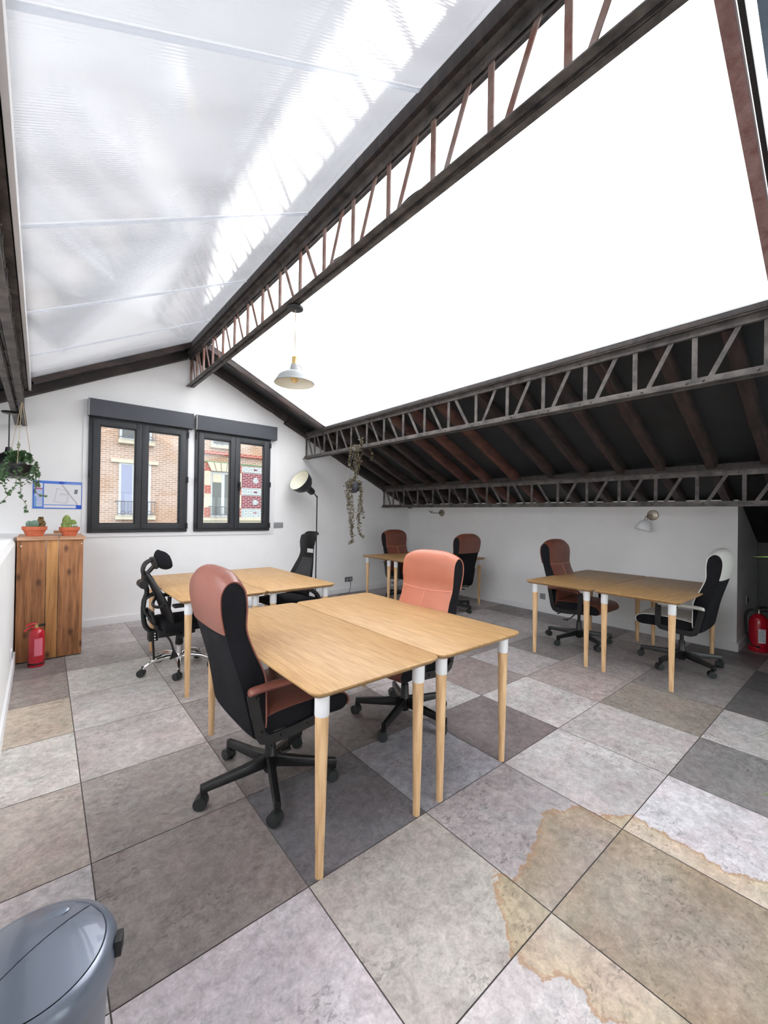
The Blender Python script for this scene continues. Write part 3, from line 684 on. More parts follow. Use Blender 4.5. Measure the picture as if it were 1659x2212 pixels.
# ================================================================== OFFICE CHAIRS
BACK = [(-.150, .430), (-.145, .55), (-.148, .66), (-.195, .775), (-.235, .885), (-.237, .99), (-.247, 1.06), (-.272, 1.095), (-.300, 1.105), (-.328, 1.09), (-.346, 1.05), (-.345, .98), (-.325, .88), (-.290, .76), (-.255, .64), (-.225, .50), (-.205, .405), (-.175, .392)]
SEAT = [(-.170, .455), (-.09, .478), (.05, .487), (.18, .485), (.27, .475), (.312, .452), (.322, .42), (.300, .392), (.25, .385), (.10, .392), (-.05, .395), (-.17, .400)]
def slab(prof, hw, n=12, sub=4, top=0.0, out=0.0, rng=None, edge=0.0, side_n=2.5):
    """closed side profile (f,z) -> body swept across the width with bulge along outward normals"""
    P = spline([(a, 0, b) for a, b in prof], sub, True); N = len(P)
    cen = sum(P, Vector())/N; nor = []
    area = sum(P[i].x*P[(i+1) % N].z-P[(i+1) % N].x*P[i].z for i in range(N))
    for i in range(N):
        t = P[(i+1) % N]-P[(i-1) % N]; nv = Vector((t.z, 0, -t.x)).normalized()
        if area < 0: nv = -nv
        nor.append(nv)
    bm = NB(); rings = []
    idx = list(range(N)) if rng is None else [int(k) for k in range(int(rng[0]*sub), int(rng[1]*sub)+1)]
    for s in range(n+1):
        u = -1+2*s/n; R_ = []
        for i in idx:
            i = i % N; p = P[i]; h = hw(p.z) if callable(hw) else hw
            crown = top*max(0, nor[i].z)**1.5 if top else 0
            bul = (1-abs(u)**side_n)*(out+crown)
            q = p+nor[i]*(bul+edge)
            R_.append(Vector((q.x, u*(h+edge*.6), q.z)))
        rings.append(R_)
    return bm, rings, idx, nor
def body_bm(prof, hw, **k):
    bm, rings, idx, nor = slab(prof, hw, **k)
    V = [[bm.verts.new(p) for p in r] for r in rings]; N = len(V[0])
    for A, B in zip(V, V[1:]):
        for i in range(N): bm.faces.new((A[i], A[(i+1) % N], B[(i+1) % N], B[i]))
    bm.faces.new(V[0]); bm.faces.new(V[-1][::-1]); return bm
def cover_bm(prof, hw, rng, th=.007, **k):
    bm, r1, idx, nor = slab(prof, hw, rng=rng, edge=.001, **k); b2, r2_, _, _ = slab(prof, hw, rng=rng, edge=th, **k); b2.free()
    A = [[bm.verts.new(p) for p in r] for r in r1]; B = [[bm.verts.new(p) for p in r] for r in r2_]
    n, m_ = len(A), len(A[0])
    for s in range(n-1):
        for i in range(m_-1):
            bm.faces.new((B[s][i], B[s][i+1], B[s+1][i+1], B[s+1][i])); bm.faces.new((A[s][i], A[s+1][i], A[s+1][i+1], A[s][i+1]))
    for s in range(n-1):
        bm.faces.new((A[s][0], B[s][0], B[s+1][0], A[s+1][0])); bm.faces.new((A[s][-1], A[s+1][-1], B[s+1][-1], B[s][-1]))
    for i in range(m_-1):
        bm.faces.new((A[0][i], A[0][i+1], B[0][i+1], B[0][i])); bm.faces.new((A[-1][i], B[-1][i], B[-1][i+1], A[-1][i+1]))
    return bm
def hwb(z):
    if z > 1.0: return .236
    if z > .80: return .222+.014*(z-.8)/.2
    return .257-.035*max(0, min(1, (z-.45)/.35))
def caster_bm():
    bm = NB()
    for s in (-1, 1):
        cyl(bm, (.012, s*.006, .030), (.012, s*.027, .030), .030, seg=24)
    # hood
    t = []
    for k in range(9):
        a = -.35+k*(PI+.5)/8; t.append((.012+.032*math.cos(a), .027+.032*math.sin(a)))
    for k in range(8, -1, -1):
        a = -.35+k*(PI+.5)/8; t.append((.012+.0275*math.cos(a), .027+.0275*math.sin(a)))
    prism(bm, t, .040, lambda a, b, q: Vector((a, -.020+q, b)))
    cyl(bm, (0, 0, .045), (0, 0, .085), .010, seg=12)
    return bm
def cap_bm():
    bm = NB()
    for s in (-1, 1): cyl(bm, (.012, s*.025, .027), (.012, s*.0285, .027), .018, .016, seg=16)
    return bm
def star_base(parent, m, R_=.335, chrome=False):
    bm = NB()
    if not chrome:
        lathe(bm, [(.030, .055), (.036, .07), (.036, .145), (.030, .155), (.026, .235)], 24)
        for k in range(5):
            a = 2*PI*k/5; d = Vector((math.cos(a), math.sin(a), 0)); c = Vector((-d.y, d.x, 0))
            prof = []
            for s, w, z0, z1 in ((.02, .019, .085, .145), (.15, .018, .082, .128), (R_+.012, .015, .078, .112)):
                prof.append([bm.verts.new(d*s+c*(e*w*wf)+Vector((0, 0, zz))) for e, wf, zz in ((-1, 1, z0), (1, 1, z0), (1, 1, z1-.006), (1, .7, z1), (-1, .7, z1), (-1, 1, z1-.006))])
            for A, B in zip(prof, prof[1:]):
                for i in range(6): bm.faces.new((A[i], A[(i+1) % 6], B[(i+1) % 6], B[i]))
            bm.faces.new(prof[0][::-1]); bm.faces.new(prof[-1])
            box(bm, d*(R_+.0)+Vector((0, 0, .079)), (.03, .028, .03), .003, Matrix.Rotation(a, 3, 'Z'))
    else:
        lathe(bm, [(.030, .06), (.040, .075), (.040, .12), (.030, .14)], 24)
        for k in range(5):
            a = 2*PI*k/5; d = Vector((math.cos(a), math.sin(a), 0))
            pts = spline([d*.02+Vector((0, 0, .105)), d*.10+Vector((0, 0, .122)), d*.2+Vector((0, 0, .112)), d*(R_-.03)+Vector((0, 0, .085)), d*R_+Vector((0, 0, .062))], 5)
            n = len(pts); tube(bm, pts, [.022-.009*i/(n-1) for i in range(n)], 10)
    b = link('base', bm, m, parent)
    c0 = None
    for k in range(5):
        a = 2*PI*k/5
        c = link('caster', caster_bm(), 'wheel', b) if c0 is None else c0.copy()
        if c0 is not None: COL.objects.link(c); c.parent = b
        c0 = c0 or c
        c.location = (R_*math.cos(a), R_*math.sin(a), 0); c.rotation_euler = (0, 0, a+[2.6, 2.0, 1.2, 3.6, .6][k])
    return b
def flat_frame(bm, side):
    """flat steel loop carrying the arm pad: rear post, seat bar, front post"""
    w = .024; y0 = side*.262-.006
    path = [(-.215, .605), (-.195, .50), (-.175, .41), (-.16, .385), (-.13, .372), (.0, .378), (.11, .392), (.128, .41), (.128, .50), (.128, .605)]
    P = [Vector((a, 0, b)) for a, b in path]; n = len(P); L_, R2 = [], []
    for i in range(n):
        t = (P[min(n-1, i+1)]-P[max(0, i-1)]).normalized(); q = Vector((-t.z, 0, t.x))
        L_.append(P[i]+q*w); R2.append(P[i]-q*w)
    V = [[bm.verts.new((p.x, y0+dy, p.z)) for p in row] for dy in (0, .012) for row in (L_, R2)]
    a, b, c, d = V
    for i in range(n-1):
        bm.faces.new((a[i], a[i+1], b[i+1], b[i])); bm.faces.new((c[i], d[i], d[i+1], c[i+1]))
        bm.faces.new((a[i], c[i], c[i+1], a[i+1])); bm.faces.new((b[i], b[i+1], d[i+1], d[i]))
    bm.faces.new((a[0], b[0], d[0], c[0])); bm.faces.new((a[-1], c[-1], d[-1], b[-1]))
    for (x, z) in ((-.19, .58), (-.165, .42), (-.07, .375), (.07, .386), (.128, .58)):
        cyl(bm, (x, side*.262-.010*(1 if side < 0 else -1)*-1-.0, z), (x, side*.275, z), .007, seg=10)
def arm_pad():
    bm = NB(); pts = spline([(-.235, 0, .607), (-.20, 0, .618), (-.05, 0, .622), (.08, 0, .616), (.13, 0, .605)], 6)
    n = len(pts); rings = []
    for i, p in enumerate(pts):
        s = i/(n-1); e = math.sqrt(max(.02, 1-abs(2*s-1)**5)); w = .029*e; h = .017*e
        rings.append([bm.verts.new((p.x, math.cos(a)*w, p.z+math.sin(a)*h)) for a in [2*PI*k/14 for k in range(14)]])
    for A, B in zip(rings, rings[1:]):
        for k in range(14): bm.faces.new((A[k], A[(k+1) % 14], B[(k+1) % 14], B[k]))
    bm.faces.new(rings[0][::-1]); bm.faces.new(rings[-1]); return bm
def exec_chair(mat_l, seat_m=None):
    o = empty('office_chair')
    link('backrest', body_bm(BACK, hwb, top=.036, out=.010, side_n=3.2, n=14), 'fabric', o, smooth=50)
    c = link('headrest_cover', cover_bm(BACK, hwb, (4.0, 12.1), top=.036, out=.010, side_n=3.2, n=14), mat_l, o, smooth=50); c['label'] = 'leather cap folded over the top of the backrest'
    c = link('back_cover', cover_bm(BACK, hwb, (0.2, 4.0), top=.036, out=.010, side_n=3.2, n=14), mat_l, o, smooth=50)
    bm = NB()
    for dz in (0, .013): tube(bm, [(-.235+.0095+.0165*(1-abs(u)**3.2), u*.228, .884-dz-.012*(1-u*u)) for u in [k/10-1 for k in range(21)]], .0024, 6)
    tube(bm, spline([(-.205, 0, .862), (-.164, 0, .775), (-.124, 0, .66), (-.122, 0, .55)], 6), .0024, 6); link('stitching', bm, 'seam', c)
    link('seat', body_bm(SEAT, .243, top=.012, out=.004, n=12), 'fabric', o, smooth=50)
    link('seat_cover', cover_bm(SEAT, .246, (0.1, 6.6), top=.012, out=.004, n=12), seat_m or mat_l, o, smooth=50)
    for s in (-1, 1):
        bm = NB(); flat_frame(bm, s); link('arm_frame', bm, 'blacksteel', o)
        a = link('armrest', arm_pad(), mat_l, o, (0, s*.268, 0))
    bm = NB(); box(bm, (.01, 0, .352), (.24, .13, .055), .012); box(bm, (.0, 0, .385), (.24, .44, .012), .003); link('tilt_mechanism', bm, 'blacksteel', o)
    bm = NB(); tube(bm, spline([(.02, -.05, .345), (.02, -.15, .335), (-.0, -.21, .300), (-.03, -.24, .285)], 5), .006, 8)
    tube(bm, spline([(-.08, -.05, .345), (-.10, -.16, .345), (-.12, -.27, .335)], 5), .006, 8); box(bm, (-.035, -.245, .283), (.05, .02, .012), .004); link('lever', bm, 'black', o)
    bm = NB(); cyl(bm, (0, 0, .14), (0, 0, .34), .0165, seg=20); link('gas_column', bm, 'blacksteel', o)
    star_base(o, 'blacksteel')
    return o
def spin(o, ang):
    for c in o.children:
        if c.name.startswith('base'):
            c.rotation_euler.z = ang - o.rotation_euler.z
            for k, w in enumerate(c.children): w.rotation_euler.z = 2.36 - ang + (.35, -.5, .2, -.25, .6)[k % 5]
def put(o, x, y, rz, base_ang, label, group='brown leather office chairs'):
    o.location = (x, y, 0); o.rotation_euler = (0, 0, rz); tag(o, label, 'office chair', group); spin(o, base_ang)
c1 = exec_chair('leather'); put(c1, .958, 2.05, 0, math.radians(35), 'brown leather and black office chair nearest the camera, turned to the front desk')
c2 = exec_chair('leather_salmon', 'leather'); put(c2, 1.985, 2.11, PI+.10, math.radians(61), 'salmon leather office chair facing the camera behind the front desks')
c5 = exec_chair('leather_dark'); put(c5, 4.76, 5.10, -PI/2, math.radians(20), 'dark brown leather office chair in the far corner, facing the camera')
c8 = copy_tree(c5); put(c8, 4.78, 4.10, PI/2, math.radians(-84), 'dark brown office chair seen from behind at the far corner desks')
c6 = copy_tree(c5); put(c6, 4.745, 2.16, -PI/2, math.radians(95), 'brown leather office chair against the knee wall below the dark roof')
c7 = exec_chair('leather_white'); put(c7, 4.83, 1.20, PI/2, math.radians(22), 'white leather and black office chair near the big red extinguisher', 'white leather office chairs')
del c7['group']

# ---- black mesh chair with headrest and chrome base
def mesh_chair():
    o = empty('mesh_office_chair', (.985, 4.03, 0), 0, label='black mesh office chair with headrest and chrome base at the window desk', cat='office chair')
    bm = NB()
    # padded headrest: a curved pillow swept across the width
    rings = []; n = 20
    for i in range(n+1):
        u = -1+2*i/n; e = math.sqrt(max(.03, 1-abs(u)**4)); cx = -.185+.075*u*u; cz = .985
        ring_ = []
        for k in range(18):
            a = 2*PI*k/18; px = .030*e*math.cos(a); pz = .088*e*math.sin(a)
            px -= .02*(math.sin(a)**2)*-1*e
            ca_, sa_ = math.cos(.28), math.sin(.28)
            ring_.append(bm.verts.new((cx+px*ca_-pz*sa_, u*.145, cz+px*sa_+pz*ca_)))
        rings.append(ring_)
    for A, B in zip(rings, rings[1:]):
        for k in range(18): bm.faces.new((A[k], A[(k+1) % 18], B[(k+1) % 18], B[k]))
    bm.faces.new(rings[0][::-1]); bm.faces.new(rings[-1])
    h = link('headrest', bm, 'fabric', o)
    bm = NB(); box(bm, (-.215, 0, .965), (.03, .13, .10), .01, Matrix.Rotation(-.3, 3, 'Y'))
    for s in (-1, 1): tube(bm, spline([(-.21, s*.03, 1.0), (-.275, s*.035, .97), (-.30, s*.03, .91), (-.285, s*.02, .84)], 5), .012, 8)
    tube(bm, [(-.22, 0, .93), (-.28, 0, .86)], .018, 8)
    box(bm, (-.285, 0, .82), (.04, .09, .10), .012); cyl(bm, (-.30, -.07, .79), (-.30, .07, .79), .035, seg=18); link('headrest_bracket', bm, 'black', o)
    # back frame loop
    def lp(f): return [Vector(p) for p in f]
    loop = [(-.275, 0, .88), (-.265, .075, .87), (-.215, .14, .77), (-.155, .19, .64), (-.11, .20, .52), (-.09, .16, .42), (-.085, 0, .385), (-.09, -.16, .42), (-.11, -.20, .52), (-.155, -.19, .64), (-.215, -.14, .77), (-.265, -.075, .87)]
    bm = NB(); tube(bm, spline(loop, 6, True), .014, 10, True)
    tube(bm, spline([(-.16, -.19, .62), (-.20, -.1, .595), (-.21, 0, .59), (-.20, .1, .595), (-.16, .19, .62)], 5), .013, 8)
    link('back_frame', bm, 'black', o)
    # mesh web inside the loop
    bm = NB(); rows = [(-.268, .07, .86), (-.215, .13, .77), (-.155, .18, .64), (-.11, .19, .52), (-.09, .15, .42)]
    R_ = []
    for x, w, z in [tuple(p) for p in spline(rows, 3)]:
        R_.append([bm.verts.new((x-.015*(1-abs(u)**2)-.0, u*w, z)) for u in [k/5-1 for k in range(11)]])
    for A, B in zip(R_, R_[1:]):
        for k in range(10): bm.faces.new((A[k], A[k+1], B[k+1], B[k]))
    bmesh.ops.solidify(bm, geom=list(bm.faces), thickness=.003); link('mesh_back', bm, 'meshgrey', o)
    # spine and lumbar loop
    bm = NB(); tube(bm, spline([(-.285, 0, .80), (-.265, 0, .72), (-.285, 0, .64), (-.29, 0, .54), (-.27, 0, .42), (-.20, 0, .36), (-.08, 0, .34)], 6), .020, 10)
    for s in (-1, 1):
        tube(bm, spline([(-.20, s*.03, .70), (-.28, s*.04, .66), (-.285, s*.045, .56), (-.25, s*.07, .50)], 5), .011, 8)
    tube(bm, spline([(-.25, -.09, .56), (-.215, -.1, .46), (-.20, 0, .425), (-.215, .1, .46), (-.25, .09, .56)], 6), .014, 8)
    box(bm, (-.23, 0, .50), (.02, .20, .10), .01); link('lumbar_support', bm, 'black', o)
    bm = NB(); box(bm, (.06, 0, .425), (.46, .47, .075), .034, seg=4); link('seat', bm, 'fabric', o)
    bm = NB(); box(bm, (-.04, 0, .355), (.30, .20, .06), .012); box(bm, (-.215, 0, .335), (.07, .10, .085), .01)
    for s in (-1, 1):
        tube(bm, [(-.02, s*.05, .35), (-.02, s*.22, .345)], .012, 8)
    link('tilt_mechanism', bm, 'black', o)
    bm = NB()
    for y_, z_ in ((-.053, .36), (-.053, .335), (-.053, .31)): sphere(bm, (-.205-.0*z_, y_, z_), (.008, .005, .008), 8, 6)
    link('bolt', bm, 'chrome', o)
    bm = NB(); tube(bm, [(-.215, -.02, .30), (-.205, -.02, .13)], .009, 8); link('recline_rod', bm, 'black', o)
    bm = NB(); tube(bm, spline([(-.12, -.08, .33), (-.10, -.14, .29), (-.085, -.17, .22)], 4), .009, 8)
    prism(bm, [(-.085, .235), (-.045, .165), (-.115, .15)], .02, lambda a, b, t_: Vector((a, -.18+t_, b))); link('lever', bm, 'black', o)
    for s in (-1, 1):
        bm = NB(); tube(bm, spline([(-.04, s*.22, .35), (-.04, s*.28, .36), (-.03, s*.29, .42), (-.02, s*.29, .60)], 5), .014, 8, flat=(.022, .010)); link('armrest_post', bm, 'black', o)
        bm = NB(); box(bm, (.0, s*.28, .625), (.24, .08, .026), .012, seg=3); link('armrest', bm, 'black', o)
    bm = NB(); pts = spline([(.14, -.16, .345), (.26, -.17, .335), (.30, -.10, .335), (.30, .10, .335), (.26, .17, .335), (.14, .16, .345)], 6); tube(bm, pts, .010, 8); link('footrest_loop', bm, 'chrome', o)
    bm = NB(); cyl(bm, (0, 0, .12), (0, 0, .22), .026, seg=20); g_ = link('gas_column', bm, 'chrome', o)
    bm = NB(); lathe(bm, [(.022, .21), (.034, .23), (.026, .33)], 18); link('column_sleeve', bm, 'black', o)
    star_base(o, 'chrome', .29, True); spin(o, math.radians(40))
    return o
mesh_chair()

# ---- black high-back chair with slotted headrest
def slot_chair():
    o = empty('high_back_office_chair', (2.20, 4.24, 0), PI+.12, label='black high-backed office chair with a slot below its head part, beside the floor lamp', cat='office chair')
    prof = [(-.13, .46, .225), (-.14, .56, .23), (-.17, .68, .225), (-.215, .80, .185), (-.25, .90, .145), (-.262, .97, .130), (-.262, 1.03, .138), (-.268, 1.09, .150), (-.285, 1.15, .150), (-.305, 1.19, .125), (-.315, 1.205, .08)]
    P = []
    pp = spline([(a, c, b) for a, b, c in prof], 4); bm = NB(); n = 14; G_ = []
    for p in pp:
        G_.append([bm.verts.new((p.x+.055*abs(u)**2.2*(1 if p.z < 1.17 else .5), u*p.y, p.z)) for u in [2*k/n-1 for k in range(n+1)]])
    for i, (A, B) in enumerate(zip(G_, G_[1:])):
        for k in range(n):
            zc = (A[0].co.z+B[0].co.z)/2
            if .955 < zc < .995 and 4 <= k <= 9: continue
            bm.faces.new((A[k], A[k+1], B[k+1], B[k]))
    bmesh.ops.solidify(bm, geom=list(bm.faces), thickness=.022); b = link('backrest', bm, 'black', o)
    bm = NB(); pq = [p for p in pp if .50 < p.z < .90]; G_ = []
    for p in pq: G_.append([bm.verts.new((p.x+.055*abs(u*.7)**2.2+.006, u*.68*p.y, p.z)) for u in [2*k/8-1 for k in range(9)]])
    for A, B in zip(G_, G_[1:]):
        for k in range(8): bm.faces.new((A[k], A[k+1], B[k+1], B[k]))
    bmesh.ops.solidify(bm, geom=list(bm.faces), thickness=-.004); link('mesh_insert', bm, 'meshgrey', b)
    bm = NB(); box(bm, (.05, 0, .44), (.46, .48, .075), .032, seg=4); link('seat', bm, 'fabric', o)
    for s in (-1, 1):
        bm = NB(); tube(bm, spline([(-.18, s*.22, .36), (-.20, s*.25, .42), (-.15, s*.27, .52), (-.02, s*.27, .60), (.10, s*.27, .62)], 6), .024, 12)
        a = link('armrest', bm, 'black', o)
        bm = NB(); cyl(bm, (-.19, s*.22, .365), (-.215, s*.215, .335), .024, .022, 16); link('arm_end_cap', bm, 'nickel', a)
    bm = NB(); box(bm, (-.02, 0, .365), (.26, .16, .06), .015); box(bm, (-.16, 0, .42), (.05, .10, .14), .012); link('tilt_mechanism', bm, 'black', o)
    bm = NB(); cyl(bm, (0, 0, .13), (0, 0, .34), .02, seg=18); link('gas_column', bm, 'blacksteel', o)
    star_base(o, 'blacksteel', .32); spin(o, math.radians(10))
slot_chair()

# ================================================================== LAMPS
def shade_bm(prof, mtx=None, seg=36): bm = NB(); lathe(bm, prof, seg, mtx, caps=False); return bm
# grey pendant
def pendant():
    o = empty('pendant_lamp', (1.604, 3.10, 0), label='grey metal dome pendant lamp hanging from the ridge truss', cat='lamp')
    bm = NB(); lathe(bm, [(.001, 3.133), (.062, 3.133), (.066, 3.125), (.062, 3.112), (.001, 3.108)], 28); link('ceiling_rose', bm, 'blacksteel', o)
    bm = NB(); cyl(bm, (0, 0, 2.71), (0, 0, 3.112), .0035, seg=8); link('cord', bm, 'rope', o)
    bm = NB(); lathe(bm, [(.010, 2.725), (.022, 2.715), (.026, 2.71), (.024, 2.70), (.024, 2.665), (.028, 2.66), (.028, 2.652)], 20); link('lamp_holder', bm, 'brass', o)
    out = [(.026, 2.655), (.034, 2.645), (.040, 2.60), (.050, 2.592), (.090, 2.582), (.130, 2.555), (.150, 2.520), (.160, 2.500), (.166, 2.495)]
    inn = [(r-.003, z-.003) for r, z in out[::-1]]
    s = link('lamp_shade', shade_bm(out), 'lampgrey', o); link('shade_lining', shade_bm(inn), 'lampin', s)
    bm = NB(); tube(bm, spline([(.028, 0, 2.66), (.060, 0, 2.645), (.062, 0, 2.60), (.055, 0, 2.585)], 5), .003, 6); link('shade_bracket', bm, 'blacksteel', s)
    bm = NB(); sphere(bm, (0, 0, 2.535), (.032, .032, .036)); cyl(bm, (0, 0, 2.56), (0, 0, 2.62), .013, seg=12); link('bulb', bm, 'glassbulb', o)
pendant()
def black_pendant():
    o = empty('pendant_lamp', (-.235, 5.28, 0), label='black dome pendant lamp among the ivy, hanging from the left truss', cat='lamp')
    bm = NB(); lathe(bm, [(.001, 2.338), (.058, 2.338), (.060, 2.328), (.050, 2.318), (.001, 2.314)], 28); link('ceiling_rose', bm, 'blacksteel', o)
    bm = NB(); cyl(bm, (0, 0, 2.0), (0, 0, 2.32), .0055, seg=8); link('cord', bm, 'blacksteel', o)
    out = [(.022, 2.0), (.030, 1.955), (.06, 1.935), (.11, 1.90), (.14, 1.84), (.15, 1.78), (.155, 1.745), (.185, 1.722), (.187, 1.716)]
    s = link('lamp_shade', shade_bm(out), 'blacksteel', o); link('shade_lining', shade_bm([(r-.004, z-.002) for r, z in out[::-1]]), 'lampgrey', s)
black_pendant()
def far_left_pendant():
    o = empty('pendant_lamp', (-.62, 6.0-.25, 0), label='small grey pendant lamp cut by the left edge of the photo', cat='lamp')
    bm = NB(); cyl(bm, (0, 0, 2.30), (.06, 0, 2.50), .003, seg=8); link('cord', bm, 'rope', o)
    out = [(.02, 2.30), (.05, 2.27), (.11, 2.25), (.14, 2.22)]
    s = link('lamp_shade', shade_bm(out), 'lampgrey', o)
# floor lamp
def floor_lamp():
    o = empty('floor_lamp', (3.47, 5.85, 0), label='black floor lamp with a tilted bell shade by the window wall', cat='lamp')
    bm = NB(); lathe(bm, [(.001, 0), (.125, 0), (.13, .006), (.125, .018), (.02, .024), (.001, .024)], 36); link('base', bm, 'blacksteel', o)
    bm = NB(); tube(bm, spline([(0, 0, .02), (0, 0, .8), (0, 0, 1.63), (-.005, 0, 1.68), (-.045, 0, 1.73), (-.095, -.01, 1.76)], 8), .0095, 10); link('pole', bm, 'blacksteel', o)
    d = Vector((-.82, -.20, .52)); m_ = axis_mtx((-.085, -.01, 1.75), d)
    out = [(.001, 0), (.035, .0), (.045, .012), (.050, .10), (.062, .118), (.105, .155), (.138, .20), (.152, .26), (.158, .30)]
    out = [(r*1.16, z*1.18) for r, z in out]
    s = link('lamp_shade', shade_bm(out, m_), 'anthracite', o)
    link('shade_lining', shade_bm([(r-.004 if r > .01 else r, z-.001) for r, z in out[::-1]][:-3], m_), 'lampin', s)
    bm = NB(); sphere(bm, (-.095, -.012, 1.762), (.018, .018, .018)); cyl(bm, (-.095, -.04, 1.76), (-.095, .02, 1.76), .008, seg=10); link('joint', bm, 'black', o)
floor_lamp()
bm = NB(); tube(bm, spline([(3.55, 5.80, .006), (3.72, 5.92, .006), (3.9, 5.86, .006), (4.05, 6.0, .006), (4.25, 6.03, .006), (4.32, 6.06, .12), (4.32, 6.075, .22)], 8), .004, 6)
tag(link('power_cord', bm, 'black'), 'black cord trailing from the floor lamp to the low socket', 'cord')
# wall lamps
def wall_lamp(y, full, label):
    o = empty('wall_lamp', (RX, y, 0), label=label, cat='lamp')
    bm = NB(); lathe(bm, [(.001, 0), (.062, 0), (.064, .008), (.058, .020), (.02, .026), (.001, .026)], 32, axis_mtx((0, 0, 1.462), (-1, 0, 0))); link('wall_plate', bm, 'nickel', o)
    if full:
        bm = NB(); tube(bm, spline([(-.02, 0, 1.462), (-.09, .02, 1.46), (-.11, .035, 1.44)], 5), .008, 8); sphere(bm, (-.11, .035, 1.435), (.015, .015, .015)); tube(bm, [(-.11, .035, 1.435), (-.112, .045, 1.395)], .016, 10); link('arm', bm, 'nickel', o)
        m_ = axis_mtx((-.112, .045, 1.40), (-.18, .22, -1))
        out = [(.018, 0), (.026, .004), (.048, .022), (.068, .052), (.080, .09), (.084, .125)]
        s = link('lamp_shade', shade_bm(out, m_), 'white', o); link('shade_lining', shade_bm([(r-.003, z-.001) for r, z in out[::-1]], m_), 'lampin', s)
    else:
        bm = NB(); tube(bm, spline([(-.02, 0, 1.462), (-.07, .10, 1.455), (-.09, .19, 1.47)], 5), .007, 8); sphere(bm, (-.09, .20, 1.475), (.018, .018, .018))
        tube(bm, [(-.09, .20, 1.475), (-.11, .235, 1.51)], .010, 8); tube(bm, [(-.09, .20, 1.475), (-.08, .17, 1.50)], .006, 8); link('arm', bm, 'nickel', o)
wall_lamp(1.745, True, 'nickel wall lamp with white enamel shade on the knee wall')
wall_lamp(5.20, False, 'small nickel wall lamp arm without shade near the far corner')

# ================================================================== SOCKETS, POSTER
def socket(name, c, nrm, n_, m, label):
    """nrm 'y-' on gable, 'x-' on knee wall, 'x+' on parapet"""
    rz = {'y-': 0, 'x-': -PI/2, 'x+': PI/2}[nrm]
    o = empty(name, c, rz, label=label, cat='socket'); w = .078*n_
    bm = NB(); box(bm, (0, -.005, 0), (w+.006, .010, .084), .004); link('plate', bm, m, o)
    for k in range(n_):
        x = (k-(n_-1)/2)*.072
        bm = NB(); lathe(bm, [(.024, 0), (.029, .001), (.029, .004), (.024, .004), (.022, -.001), (.001, -.001)], 24, axis_mtx((x, -.0102, 0), (0, -1, 0)))
        q = link('socket_ring', bm, 'lampgrey', o)
        bm = NB(); cyl(bm, (x-.009, -.0105, 0), (x-.009, -.013, 0), .003, seg=8); cyl(bm, (x+.009, -.0105, 0), (x+.009, -.013, 0), .003, seg=8); link('contact', bm, 'black', q)
socket('wall_switch', (2.915, GY, 1.222), 'y-', 2, 'grey', 'grey double socket plate right of the windows')
socket('wall_socket', (4.30, GY, .237), 'y-', 2, 'greydark', 'dark grey double socket low on the wall behind the hanging dry plant')
socket('wall_socket', (RX, 3.17, .235), 'x-', 1, 'grey', 'single grey socket low on the knee wall beside the brown chair')
socket('wall_socket', (-.165, 4.48, .235), 'x+', 1, 'white', 'white socket low on the parapet beside the wooden cabinet')
o = empty('wall_socket', (6.28, .943, .50), 0, label='pale socket on the shaded return wall above the big extinguisher', cat='socket')
bm = NB(); box(bm, (0, -.006, 0), (.07, .012, .10), .004); link('plate', bm, 'grey', o); bm = NB(); cyl(bm, (0, -.012, 0), (0, -.02, 0), .018, seg=16); link('socket_ring', bm, 'black', o)

